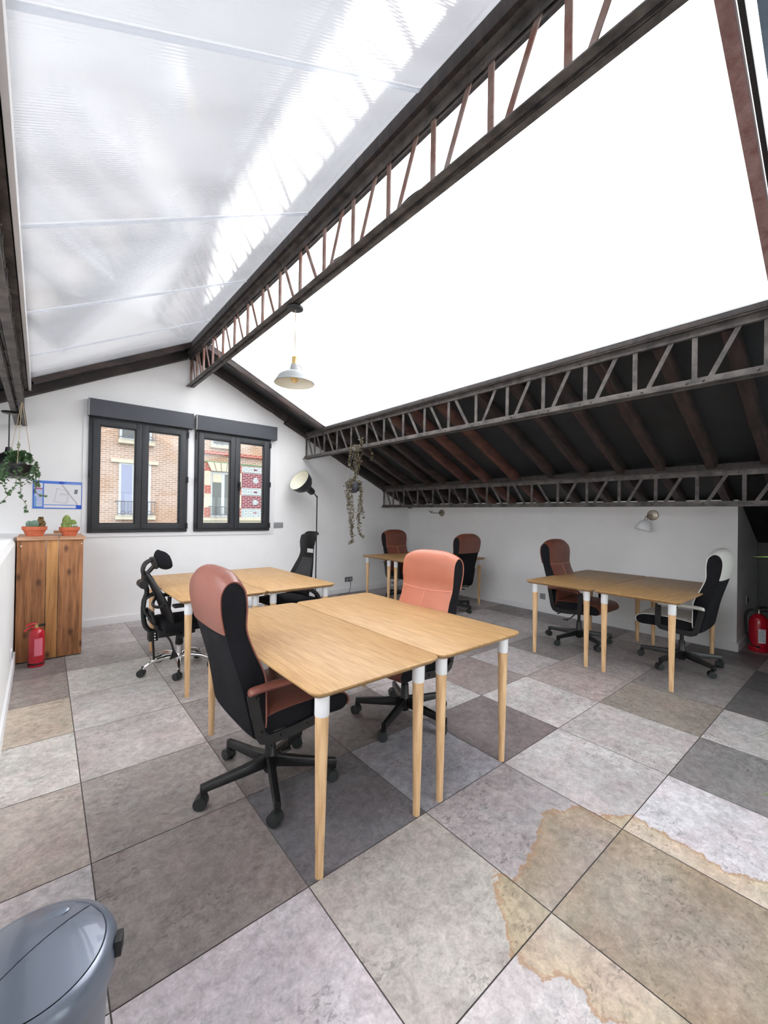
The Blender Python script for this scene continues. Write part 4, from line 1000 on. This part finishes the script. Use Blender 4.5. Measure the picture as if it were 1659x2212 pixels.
def poster():
    o = empty('evacuation_plan', (.161, GY, 1.583), label='blue and white evacuation plan poster on the wall above the cactus pots', cat='poster')
    w, h = .452, .32
    bm = NB(); box(bm, (0, -.003, 0), (w, .006, h), .002); link('sheet', bm, 'blue', o)
    def r(name, x0, x1, z0, z1, m, y=-.0066, par=o):
        bm = NB(); box(bm, ((x0+x1)/2, y, (z0+z1)/2), (x1-x0, .0008, z1-z0)); return link(name, bm, m, par, smooth=0)
    pl = r('plan_area', -.128, .215, -.112, .128, 'paper')
    r('bottom_strip', -.128, .165, -.148, -.120, 'paper'); r('corner_mark', .17, .222, -.156, -.114, 'darkblue')
    bm = NB()
    for i in range(12):
        z = .052-i*.0165; box(bm, (-.175, -.0066, z), (.07, .0008, .010))
    link('text_rows', bm, 'paper', o, smooth=0)
    r('legend_block', -.212, -.140, .068, .132, 'paper'); r('legend_red', -.208, -.144, .062, .078, 'posterred', -.0072)
    bm = NB()
    for i in range(5, 12): box(bm, (-.200, -.0071, .052-i*.0165), (.012, .0006, .010))
    link('legend_icons', bm, 'posterteal', o, smooth=0)
    r('title_accent', .005, .05, .130, .156, 'darkblue'); r('side_accent', -.224, -.215, .0, .06, 'darkblue')
    bm = NB()
    def ln(a, b, wd=.0022): beam(bm, (a[0], -.0074, a[1]), (b[0], -.0074, b[1]), .0006, wd, (0, 0, 1)) if abs(a[0]-b[0]) > abs(a[1]-b[1]) else beam(bm, (a[0], -.0074, a[1]), (b[0], -.0074, b[1]), wd, .0006, (0, 1, 0))
    A, B, C_, D = (-.012, .07), (.095, .05), (.072, -.095), (-.035, -.075)
    for a, b in ((A, B), (B, C_), (C_, D), (D, A), ((-.02, .078), (0, .068)), ((-.05, -.073), (-.03, -.077)), ((.02, .012), (.08, .0)), ((.02, .012), (.03, -.01)), ((.02, .025), (.085, .012)), ((.10, -.02), (.095, -.05)), ((.092, -.06), (.088, -.09))): ln(a, b)
    link('plan_lines', bm, 'posterline', pl, smooth=0)
    bm = NB(); P = spline([(.03, 0, .128), (.06, 0, .08), (.09, 0, .03), (.13, 0, -.03), (.165, 0, -.08), (.178, 0, -.112)], 5)
    for a, b in zip(P, P[1:]): 
        q = [bm.verts.new((p.x+s*.008, -.0071, p.z)) for p, s in ((a, -1), (a, 1), (b, 1), (b, -1))]; bm.faces.new(q)
    link('plan_road', bm, 'postergrey', pl, smooth=0)
    bm = NB(); box(bm, (.165, -.0072, .045), (.03, .0006, .052), 0, Matrix.Rotation(.15, 3, 'Y')); link('plan_building', bm, 'posterline', pl, smooth=0)
    text("PLAN D'EVACUATION", .0145, 'paper', o, (.075, -.0068, .136), (PI/2, 0, 0), .0003)
poster()

# ================================================================== CABINET AND POTS
o = empty('wooden_cabinet', (.085, 5.0, 0), label='rough pine plank cabinet standing in front of the gable wall on the left', cat='cabinet')
for x0, x1, m in ((-.155, .050, 'plank'), (.054, .142, 'plank2'), (.146, .335, 'plank')):
    bm = NB(); box(bm, ((x0+x1)/2-.085, .012, .567), (x1-x0, .024, 1.115), .003); link('plank', bm, m, o)
bm = NB(); box(bm, (.238, .53, .567), (.022, 1.02, 1.115), .002); box(bm, (-.230, .53, .567), (.018, 1.02, 1.10), .002); link('side_panel', bm, 'plank', o)
bm = NB(); box(bm, (-.091, .30, 1.143), (.300, .64, .032), .003); link('top_board', bm, 'planktop', o)
bm = NB(); box(bm, (.165, .33, 1.140), (.205, .70, .026), .003); link('top_board', bm, 'planktop', o)
bm = NB(); box(bm, (.08, .72, 1.172), (.09, .16, .024), .003); link('offcut', bm, 'plank', o)
bm = NB()
for x, z in ((-.21, 1.075), (.235, 1.085)): lathe(bm, [(.006, 0), (.006, .003), (.001, .004)], 12, axis_mtx((x, -.0005, z), (0, -1, 0)))
link('screw', bm, 'chrome', o)
# stored thin plank corner
def pot(x, y, z, r, h, label, kind):
    o = empty('potted_cactus', (x, y, z), label=label, cat='plant', group='cacti in clay pots')
    bm = NB(); lathe(bm, [(.001, 0), (r*.66, 0), (r*.66, .002), (r*.92, h*.62), (r, h*.63), (r*1.02, h*.98), (r*.98, h), (r*.93, h), (r*.90, h*.85), (.001, h*.85)], 32); link('pot', bm, 'terracotta', o)
    bm = NB(); lathe(bm, [(.001, h*.93), (r*.9, h*.9)], 24, caps=False)
    R = random.Random(5)
    for k in range(60):
        a = R.uniform(0, 2*PI); q = r*.85*math.sqrt(R.random()); s = R.uniform(.003, .006)
        sphere(bm, (q*math.cos(a), q*math.sin(a), h*.92+s*.4), (s, s, s*.8), 6, 4)
    link('gravel', bm, 'soil', o)
    def ribbed(bm, c, rx, rz, ribs=12):
        prof = 12; rings = []
        for i in range(prof+1):
            t = i/prof*PI; rr = math.sin(t); zz = -math.cos(t)
            rings.append([bm.verts.new((c[0]+rx*rr*(1+.09*math.cos(ribs*a))*math.cos(a), c[1]+rx*rr*(1+.09*math.cos(ribs*a))*math.sin(a), c[2]+rz*zz)) for a in [2*PI*k/72 for k in range(72)]])
        for A, B in zip(rings, rings[1:]):
            for k in range(72): bm.faces.new((A[k], A[(k+1) % 72], B[(k+1) % 72], B[k]))
    if kind == 0:
        for c, rx, rz in (((.0, -.01, h+.022), .034, .036), ((-.04, .005, h+.020), .024, .034)):
            bm = NB(); ribbed(bm, c, rx, rz); link('cactus', bm, 'cactus_blue', o)
        bm = NB(); R = random.Random(2)
        for k in range(70):
            t = R.random(); s = .013*(1.2-t*.6); sphere(bm, (.045+R.uniform(-.028, .028)*(1.1-t*.6), .01+R.uniform(-.02, .02), h+t*.085), (s, s, s*1.1), 7, 5)
        link('cactus', bm, 'cactus_dark', o)
    else:
        bm = NB(); sphere(bm, (-.022, .03, h+.048), (.038, .03, .072)); link('cactus', bm, 'cactus', o)
        bm = NB(); sphere(bm, (.026, .025, h+.030), (.034, .028, .045)); link('cactus', bm, 'cactus', o)
        bm = NB(); R = random.Random(8)
        for k in range(46):
            s = R.uniform(.012, .02); sphere(bm, (-.025+R.uniform(-.035, .03), -.02+R.uniform(-.02, .02), h+abs(R.gauss(0, .028))), (s, s, s), 8, 5)
        link('cactus', bm, 'cactus', o)
        for k in range(6):
            bm = NB(); s = .015; sphere(bm, (.025+.012*(k % 3)*1.0, -.035+.02*(k//3), h+.012+.004*(k % 2)), (s, s, s*.9), 10, 7); link('cactus', bm, 'cactus_white', o)
    return o
pot(-.035, 5.14, 1.160, .093, .092, 'striped round cacti in a wide clay pot, left one on the wooden cabinet', 0)
pot(.232, 5.20, 1.154, .084, .088, 'tall fuzzy green cactus cluster in a clay pot, right one on the cabinet', 1)

# ================================================================== FIRE EXTINGUISHERS
o = empty('fire_extinguisher', (-.003, 4.865, 0), label='small slim red fire extinguisher on the floor before the wooden cabinet', cat='fire extinguisher')
bm = NB(); lathe(bm, [(.001, 0), (.058, 0), (.060, .004), (.060, .020), (.0575, .022), (.0575, .285), (.052, .312), (.030, .335), (.018, .342), (.001, .343)], 36); link('cylinder', bm, 'red', o)
bm = NB(); lathe(bm, [(.0585, .02), (.0605, .022), (.0605, .032), (.0585, .034)], 36, caps=False); link('foot_band', bm, 'black', o)
bm = NB(); lathe(bm, [(.0582, .10), (.0582, .255)], 14, Matrix.Rotation(math.radians(-100), 4, 'Z'), False, -.1, .95); link('label', bm, 'pinklabel', o)['label'] = 'pale pink instruction label'
bm = NB(); lathe(bm, [(.016, .340), (.018, .345), (.014, .36), (.016, .372), (.001, .378)], 16); link('valve', bm, 'brass', o)
bm = NB(); tube(bm, spline([(.0, 0, .382), (-.03, -.005, .385), (-.075, -.01, .375)], 4), .006, 8, flat=(.009, .003)); tube(bm, spline([(0, 0, .365), (-.05, -.008, .350), (-.085, -.012, .322)], 4), .006, 8, flat=(.009, .003)); link('lever', bm, 'red', o)
bm = NB(); cyl(bm, (.01, 0, .362), (.060, .0, .364), .010, .012, 12); tube(bm, spline([(-.03, 0, .335), (-.05, 0, .345), (-.056, 0, .325)], 4), .003, 6); link('nozzle', bm, 'black', o)
o = empty('fire_extinguisher', (6.03, .80, 0), label='large red fire extinguisher with white label on the floor at the right edge', cat='fire extinguisher')
bm = NB(); lathe(bm, [(.001, 0), (.085, 0), (.088, .01), (.088, .03), (.085, .032), (.085, .30), (.078, .345), (.050, .385), (.024, .40), (.001, .402)], 36); link('cylinder', bm, 'red', o)
bm = NB(); lathe(bm, [(.0862, .10), (.0862, .25)], 10, Matrix.Rotation(math.radians(186), 4, 'Z'), False, 0, .75); q = link('label', bm, 'paper', o); q['label'] = 'white inspection label'
bm = NB()
for i in range(7): lathe(bm, [(.0868, .235-i*.018), (.0868, .239-i*.018)], 8, Matrix.Rotation(math.radians(189), 4, 'Z'), False, 0, .45 if i % 3 else .6)
link('print', bm, 'posterline', q)
bm = NB(); lathe(bm, [(.020, .40), (.022, .42), (.016, .43), (.018, .45), (.001, .455)], 16); link('valve', bm, 'nickel', o)
bm = NB(); tube(bm, spline([(.02, 0, .455), (-.01, -.02, .475), (-.03, -.07, .485)], 4), .01, 8, flat=(.014, .005)); tube(bm, [(0, 0, .43), (-.02, -.07, .44)], .01, 8, flat=(.012, .005)); link('lever', bm, 'black', o)
bm = NB(); tube(bm, spline([(0, .02, .435), (-.01, .08, .43), (-.03, .105, .36), (-.05, .095, .20), (-.06, .06, .08), (-.085, -.02, .055)], 6), .011, 10); link('hose', bm, 'black', o)
bm = NB(); box(bm, (5.98, .67, .004), (.10, .05, .008), .003); tag(link('blue_slip', bm, 'darkblue'), 'small blue slip on the floor beside the big extinguisher', 'paper')

# ================================================================== BIN
o = empty('waste_bin', (0.0, 1.10, 0), label='slate grey round waste bin with a swing lid in the near left corner', cat='bin')
bm = NB(); lathe(bm, [(.001, 0), (.112, 0), (.116, .01), (.136, .44), (.001, .44)], 48); link('body', bm, 'binbody', o)
bm = NB(); lathe(bm, [(.136, .425), (.148, .432), (.151, .45), (.150, .475), (.142, .492), (.130, .498), (.126, .494)], 56, caps=False); link('lid_rim', bm, 'bin', o)
def lidhalf(side):
    bm = NB(); n = 16; nv = Vector((-.546, .838, 0))   # normal of the split line
    nv = Vector((math.cos(math.radians(123)), math.sin(math.radians(123)), 0)); tv = Vector((nv.y, -nv.x, 0)); off = .0006
    for a in range(-n, n):
        for b in range(n):
            def P(a_, b_):
                t = a_/n*.1265; lim = math.sqrt(max(0, .1265**2-t*t)); lo = -.0; s = side*(off*.3+b_/n*(lim-off*.3)) if lim > off else 0
                r = math.hypot(t, s); z = .499+.020*(1-(r/.1265)**2)
                if side < 0: z -= .0015
                return tv*t+nv*s+Vector((0, 0, z))
            q = [bm.verts.new(P(*c)) for c in ((a, b), (a+1, b), (a+1, b+1), (a, b+1))]
            bm.faces.new(q)
    bmesh.ops.remove_doubles(bm, verts=bm.verts, dist=1e-5); return bm
link('lid_flap', lidhalf(1), 'bin', o); link('lid_front', lidhalf(-1), 'bin', o)
bm = NB(); t = bmesh.new(); bmesh.ops.create_uvsphere(t, u_segments=20, v_segments=8, radius=1); bmesh.ops.scale(t, vec=(.022, .012, .003), verts=t.verts); bmesh.ops.translate(t, verts=t.verts, vec=(.045, .075, .511)); merge(bm, t); link('thumb_dent', bm, 'bin', o)
bm = NB(); box(bm, (.148, -.045, .474), (.014, .032, .034), .004, Matrix.Rotation(-.3, 3, 'Z')); link('hinge_clip', bm, 'black', o)

# ================================================================== PLANTS
def ivy_leaf(bm, c, d, nrm, s):
    d = Vector(d).normalized(); nrm = Vector(nrm); nrm = (nrm-d*nrm.dot(d)).normalized(); e = d.cross(nrm)
    sh = [(0, 0), (.25, .45), (.05, .75), (.45, .55), (1.15, 0), (.45, -.55), (.05, -.75), (.25, -.45)]
    v = [bm.verts.new(Vector(c)+d*a*s+e*b*s+nrm*(-.18*s*abs(b))) for a, b in sh]; m_ = bm.verts.new(Vector(c)+d*.4*s+nrm*.06*s)
    for i in range(len(v)): bm.faces.new((v[i], v[(i+1) % len(v)], m_))
def round_leaf(bm, c, d, nrm, s):
    d = Vector(d).normalized(); nrm = Vector(nrm); nrm = (nrm-d*nrm.dot(d)).normalized(); e = d.cross(nrm)
    v = [bm.verts.new(Vector(c)+d*s*(.5-.5*math.cos(a))+e*s*.45*math.sin(a)+nrm*.1*s*math.cos(2*a)) for a in [2*PI*k/7 for k in range(7)]]; bm.faces.new(v)
def thicken(bm, t):
    bmesh.ops.solidify(bm, geom=list(bm.faces), thickness=t)
R = random.Random(11)
o = empty('hanging_ivy', (-.145, 4.83, 0), label='green ivy in a dark hanging pot tied to the left truss above the cabinet', cat='plant')
bm = NB(); lathe(bm, [(.001, 1.70), (.05, 1.705), (.085, 1.74), (.10, 1.80), (.102, 1.805), (.095, 1.805), (.001, 1.79)], 28); link('pot', bm, 'blacksteel', o)
bm = NB()
for a in (0.4, 2.5, 4.6): tube(bm, [(.095*math.cos(a), .095*math.sin(a), 1.80), (.012, -.08, 2.36)], .0022, 6)
link('hanging_rope', bm, 'rope', o)
bl = NB(); bs = NB()
for k in range(560):
    a = R.uniform(0, 2*PI); q = min(abs(R.gauss(0, .085)), .13); z = 1.815+.085*(1-(q/.13)**2)+R.uniform(-.05, .03)
    if q > .085: z -= R.uniform(0, .16)
    c = (q*math.cos(a), q*math.sin(a)*.95, z)
    ivy_leaf(bl, c, (math.cos(a)+R.uniform(-.6, .6), math.sin(a)+R.uniform(-.6, .6), R.uniform(-.9, .3)), (R.uniform(-.6, .3), -1, R.uniform(.1, 1)), R.uniform(.015, .027))
trails = [[(.015, -.09, 1.75), (.015, -.10, 1.654), (.016, -.10, 1.574), (.023, -.10, 1.514), (.055, -.10, 1.447), (.05, -.10, 1.385)],
          [(-.10, -.09, 1.74), (-.103, -.10, 1.647), (-.078, -.10, 1.562), (-.057, -.10, 1.547), (-.091, -.10, 1.49), (-.136, -.10, 1.43)],
          [(-.015, -.10, 1.74), (-.017, -.10, 1.632), (-.034, -.10, 1.58), (-.057, -.10, 1.547)],
          [(.08, -.05, 1.88), (.11, -.09, 1.82), (.127, -.09, 1.75), (.137, -.09, 1.70), (.117, -.09, 1.62)],
          [(.10, -.09, 1.78), (.116, -.10, 1.64), (.111, -.10, 1.579), (.137, -.10, 1.547), (.178, -.10, 1.541)],
          [(.0, .0, 1.88), (-.004, -.04, 1.94), (.004, -.08, 1.985)]]
for tr in trails:
    P = spline(tr, 6); tube(bs, P, .0018, 5)
    for i, p in enumerate(P):
        for _ in range(2 if i > len(P)-5 else 1):
            if R.random() < .62: ivy_leaf(bl, p, (R.uniform(-1, 1), R.uniform(-1, .2), R.uniform(-.9, .2)), (R.uniform(-.5, .5), -1, .6), R.uniform(.014, .026))
thicken(bl, .0006)
link('foliage', bl, 'ivy', o); link('stem', bs, 'stem', o)

R = random.Random(21)
o = empty('hanging_plant', (3.27, 4.56, .015), label='dried trailing plant in a grey hanging bowl below the second truss', cat='plant')
bm = NB(); lathe(bm, [(.001, 1.688), (.035, 1.692), (.075, 1.72), (.105, 1.78), (.112, 1.842), (.106, 1.842), (.095, 1.80), (.001, 1.79)], 32); q = link('bowl', bm, 'shutter', o); q['label'] = 'dark grey bowl'
bm = NB()
for a in (.3, 2.4, 4.5): tube(bm, [(.107*math.cos(a), .107*math.sin(a), 1.84), (.03, .02, 2.32)], .0016, 6)
link('hanging_wire', bm, 'lampgrey', o)
bl = NB(); bs = NB()
# px-derived trailing paths in the hanging plane
tr = [[(-.02, -.05, 1.86), (-.10, -.09, 1.84), (-.135, -.10, 1.70), (-.12, -.10, 1.55), (-.11, -.10, 1.35), (-.10, -.10, 1.20), (-.075, -.10, 1.12)],
      [(-.04, -.06, 1.86), (-.11, -.10, 1.78), (-.10, -.11, 1.62), (-.08, -.11, 1.45), (-.09, -.11, 1.30), (-.08, -.11, 1.22)],
      [(-.10, -.08, 1.86), (-.17, -.09, 1.80), (-.17, -.09, 1.68), (-.15, -.09, 1.60), (-.14, -.09, 1.5), (-.12, -.09, 1.36), (-.09, -.09, 1.22), (-.07, -.09, 1.06), (-.10, -.09, 1.02)],
      [(0, -.10, 1.85), (.02, -.13, 1.78), (.02, -.13, 1.60), (.0, -.12, 1.45), (.01, -.12, 1.33), (.02, -.12, 1.20), (.05, -.12, 1.13), (.09, -.12, 1.10)],
      [(.02, -.10, 1.85), (.04, -.13, 1.72), (.03, -.12, 1.56), (.05, -.12, 1.45), (.0, -.12, 1.38), (.03, -.12, 1.28)],
      [(.03, -.08, 1.84), (.06, -.12, 1.60), (.06, -.12, 1.52), (.08, -.12, 1.44), (.10, -.12, 1.36)],
      [(0, 0, 1.85), (.02, -.05, 1.95), (-.06, -.03, 2.03), (-.10, -.03, 2.12), (-.10, -.05, 2.20), (-.08, -.06, 2.30), (-.02, -.06, 2.33)],
      [(.02, 0, 1.85), (.04, -.04, 1.98), (.06, -.04, 2.08), (.07, -.05, 2.18), (.12, -.05, 2.30), (.15, -.04, 2.36), (.18, -.04, 2.36)],
      [(-.02, 0, 1.85), (0, -.05, 1.96), (-.03, -.05, 2.08), (-.02, -.05, 2.20), (.02, -.05, 2.30), (.09, -.05, 2.37), (.10, -.04, 2.44)],
      [(.0, 0, 1.86), (.02, -.05, 2.0), (.03, -.05, 2.1), (.02, -.06, 2.2), (.03, -.06, 2.28), (.12, -.06, 2.32)],
      [(.10, -.04, 2.36), (.22, -.04, 2.34), (.27, -.04, 2.28), (.28, -.04, 2.20), (.25, -.04, 2.16)]]
for i_, t_ in enumerate(tr):
    P = spline(t_, 9); tube(bs, P, .0016, 5)
    dens = 5 if i_ not in (5, 10) else 2
    for p in P:
        for _ in range(dens):
            if R.random() < .8: round_leaf(bl, p+Vector((R.gauss(0, .010), R.gauss(0, .010), R.gauss(0, .008))), (R.uniform(-1, 1), R.uniform(-1, 1), R.uniform(-1, .3)), (R.uniform(-1, 1), R.uniform(-1, 1), R.uniform(-.5, 1)), R.uniform(.013, .023))
thicken(bl, .0005)
link('foliage', bl, 'dryleaf', o); link('stem', bs, 'stem', o)

# plant at the right edge: long strap leaves reaching into view
o = empty('potted_plant', (3.10, -.22, 0), label='strap-leaved green plant outside the right edge, leaf tips reaching in', cat='plant')
bm = NB(); lathe(bm, [(.001, 0), (.10, 0), (.14, .26), (.15, .27), (.14, .28), (.001, .26)], 28); link('pot', bm, 'white', o)
def strap(bm, pts, w):
    P = spline(pts, 8); n = len(P); L_, R_ = [], []
    for i, p in enumerate(P):
        t = (P[min(n-1, i+1)]-P[max(0, i-1)]).normalized(); e = t.cross(Vector((0, 0, 1))).normalized(); s = i/(n-1); ww = w*(1-s**2.5)*min(1, .5+s*4)
        L_.append(bm.verts.new(p+e*ww+Vector((0, 0, ww*.3)))); R_.append(bm.verts.new(p-e*ww+Vector((0, 0, ww*.3)))); 
    C_ = [bm.verts.new(p) for p in P]
    for i in range(n-1):
        bm.faces.new((L_[i], L_[i+1], C_[i+1], C_[i])); bm.faces.new((C_[i], C_[i+1], R_[i+1], R_[i]))
PO = Vector((3.10, -.22, 0))
def lf(tip, mid, w=.012):
    bm = NB(); strap(bm, [(0, 0, .26), tuple(Vector(mid)-PO), tuple(Vector(tip)-PO)], w); thicken(bm, .001); link('leaf', bm, 'leaf', o)
LEAVES = [((3.0, .43, 1.222), (3.02, .10, 1.12)), ((2.855, .375, .012), (2.93, .10, .12)), ((3.55, .50, .012), (3.35, .20, .25))]
for (tip, mid), lw in zip(LEAVES, (.05, .022, .016)): lf(tip, mid, lw)
for a in range(9):
    an = -PI*.95+a*.36; lf((3.10+.42*math.cos(an), -.22+.36*math.sin(an), .40+.09*a), (3.10+.2*math.cos(an), -.22+.18*math.sin(an), .72), .012)

# ================================================================== HOUSE ACROSS THE STREET
KF = 20/11.
FY = 20.0
def fx(x): return x*KF
def fzz(z): return 1.42+(z-1.42)*KF
o = empty('house', (0, FY, 0), label='brick town house across the street seen through both windows', cat='building')
def fr_(name, x0, x1, z0, z1, m, y0=-.0, y1=.2, par=o, bev=.0):
    bm = NB(); X0, X1, Z0, Z1 = fx(x0), fx(x1), fzz(z0), fzz(z1)
    box(bm, ((X0+X1)/2, (y0+y1)/2, (Z0+Z1)/2), (X1-X0, y1-y0, Z1-Z0), bev); return link(name, bm, m, par, smooth=0)
fr_('wall', -4, 3.02, -3, 6, 'brick', 0, .4); fr_('wall', 3.02, 9, 2.93, 6, 'brick', -.02, .4); fr_('wall', 3.02, 9, -3, 2.93, 'brick', -.02, .4)
def railing(x0, x1, z0, z1, par):
    bm = NB(); X0, X1, Z0, Z1 = fx(x0), fx(x1), fzz(z0), fzz(z1); y = -.28
    tube(bm, [(X0-.05, -.02, Z1), (X0-.05, y, Z1), (X1+.05, y, Z1), (X1+.05, -.02, Z1)], .022, 6); tube(bm, [(X0, y, Z0+.05), (X1, y, Z0+.05)], .018, 6)
    n = int((X1-X0)/.12)
    for k in range(n+1): 
        x = X0+(X1-X0)*k/n; tube(bm, [(x, y, Z0), (x, y, Z1)], .011, 5)
    for k in range(2):
        for s in (-1, 1):
            c = Vector(((X0+X1)/2+s*(X1-X0)*(.16+.2*k), y-.01, (Z0*1.6+Z1*.4)/2)); tube(bm, [c+Vector((math.cos(a)*.035*(1+a*.35), 0, math.sin(a)*.035*(1+a*.35))) for a in [i*.5 for i in range(14)]], .014, 5)
    link('balcony_railing', bm, 'iron', par)
# left bay: window with curtains
w = fr_('window', 1.36, 2.0, 1.30, 2.50, 'housewhite', -.03, .02)
fr_('curtain', 1.41, 1.62, 1.36, 2.46, 'curtain', -.05, -.035, w); fr_('curtain', 1.66, 1.90, 1.36, 2.46, 'curtain', -.05, -.035, w)
fr_('lintel', 1.20, 2.15, 2.50, 2.58, 'stone', -.09, 0); fr_('sill', 1.30, 2.10, 1.21, 1.30, 'stone', -.20, 0); railing(1.33, 2.06, 1.31, 1.62, w)
w = fr_('window', 1.36, 2.0, 3.03, 4.1, 'housewhite', -.03, .02); fr_('curtain', 1.41, 1.95, 3.08, 4.05, 'darkpane', -.05, -.035, w)
fr_('sill', 1.33, 2.06, 2.94, 3.03, 'stone', -.20, 0); railing(1.33, 2.06, 3.04, 3.36, w)
# right bay: glazed brick
fr_('cornice', 3.02, 9, 2.90, 2.97, 'brickorange', -.16, 0); fr_('tile_band', 3.02, 9, 2.69, 2.715, 'stonegreen', -.05, 0)
w = fr_('window', 3.37, 3.98, 1.28, 2.46, 'housewhite', -.03, .02); fr_('pane', 3.41, 3.63, 1.34, 2.40, 'darkpane', -.05, -.035, w); fr_('pane', 3.72, 3.94, 1.34, 2.40, 'darkpane', -.05, -.035, w)
fr_('blind', 3.41, 3.63, 2.18, 2.40, 'stone', -.06, -.05, w); railing(3.34, 4.02, 1.31, 1.55, w)
for k in range(5):
    bm = NB(); t0_, t1_ = k/5, (k+1)/5; X = lambda t, z: (fx(3.25+(t)*.86) if z else fx(3.36+t*.63))
    prism(bm, [(X(t0_+.01, 0), fzz(2.47)), (X(t1_-.01, 0), fzz(2.47)), (X(t1_-.01, 1), fzz(2.69)), (X(t0_+.01, 1), fzz(2.69))], .14, lambda a, b, t: Vector((a, -.14+t, b))); link('lintel_stone', bm, 'stone', o)
for x0, x1 in ((2.98, 3.20), (4.16, 4.95)):
    for z0, z1, m in ((2.49, 2.66, 'brickwhite'), (2.08, 2.48, 'brickred'), (1.88, 2.07, 'brickwhite'), (1.52, 1.87, 'brickred'), (1.27, 1.51, 'brickwhite')):
        fr_('glazed_brick_panel', x0, x1, z0, z1, m, -.05, 0)
for x0, x1 in ((3.20, 3.36), (4.0, 4.16)):
    for z0, z1, m in ((2.46, 2.67, 'brickorange'), (2.10, 2.46, 'stone'), (1.88, 2.10, 'brickorange'), (1.52, 1.88, 'stone'), (1.28, 1.52, 'brickorange')):
        fr_('quoin', x0, x1, z0, z1, m, -.07, 0)
for zc in (2.285, 1.69):
    fr_('cross_ornament', 4.50, 4.60, zc-.075, zc+.075, 'brickwhite', -.062, 0); fr_('cross_ornament', 4.475, 4.625, zc-.04, zc+.04, 'brickwhite', -.068, 0)
for zc in (2.58, 1.97, 1.40): fr_('brick_accent', 4.50, 4.60, zc-.015, zc+.015, 'brickred', -.062, 0)
fr_('stone_band', 2.98, 9, 1.19, 1.27, 'stone', -.12, 0); fr_('stone_band', 2.98, 9, .7, 1.19, 'stone', -.04, 0)
w = fr_('window', 3.37, 3.98, 3.14, 4.1, 'housewhite', -.03, .02); fr_('pane', 3.42, 3.93, 3.2, 4.05, 'darkpane', -.05, -.035, w); fr_('sill', 3.33, 4.03, 3.07, 3.14, 'stone', -.2, 0); railing(3.36, 4.0, 3.15, 3.4, w)
bm = NB(); box(bm, (10, FY-6.5, -.6), (40, 13, .1)); struct(link('ground', bm, 'grout', smooth=0), 'street outside the windows')
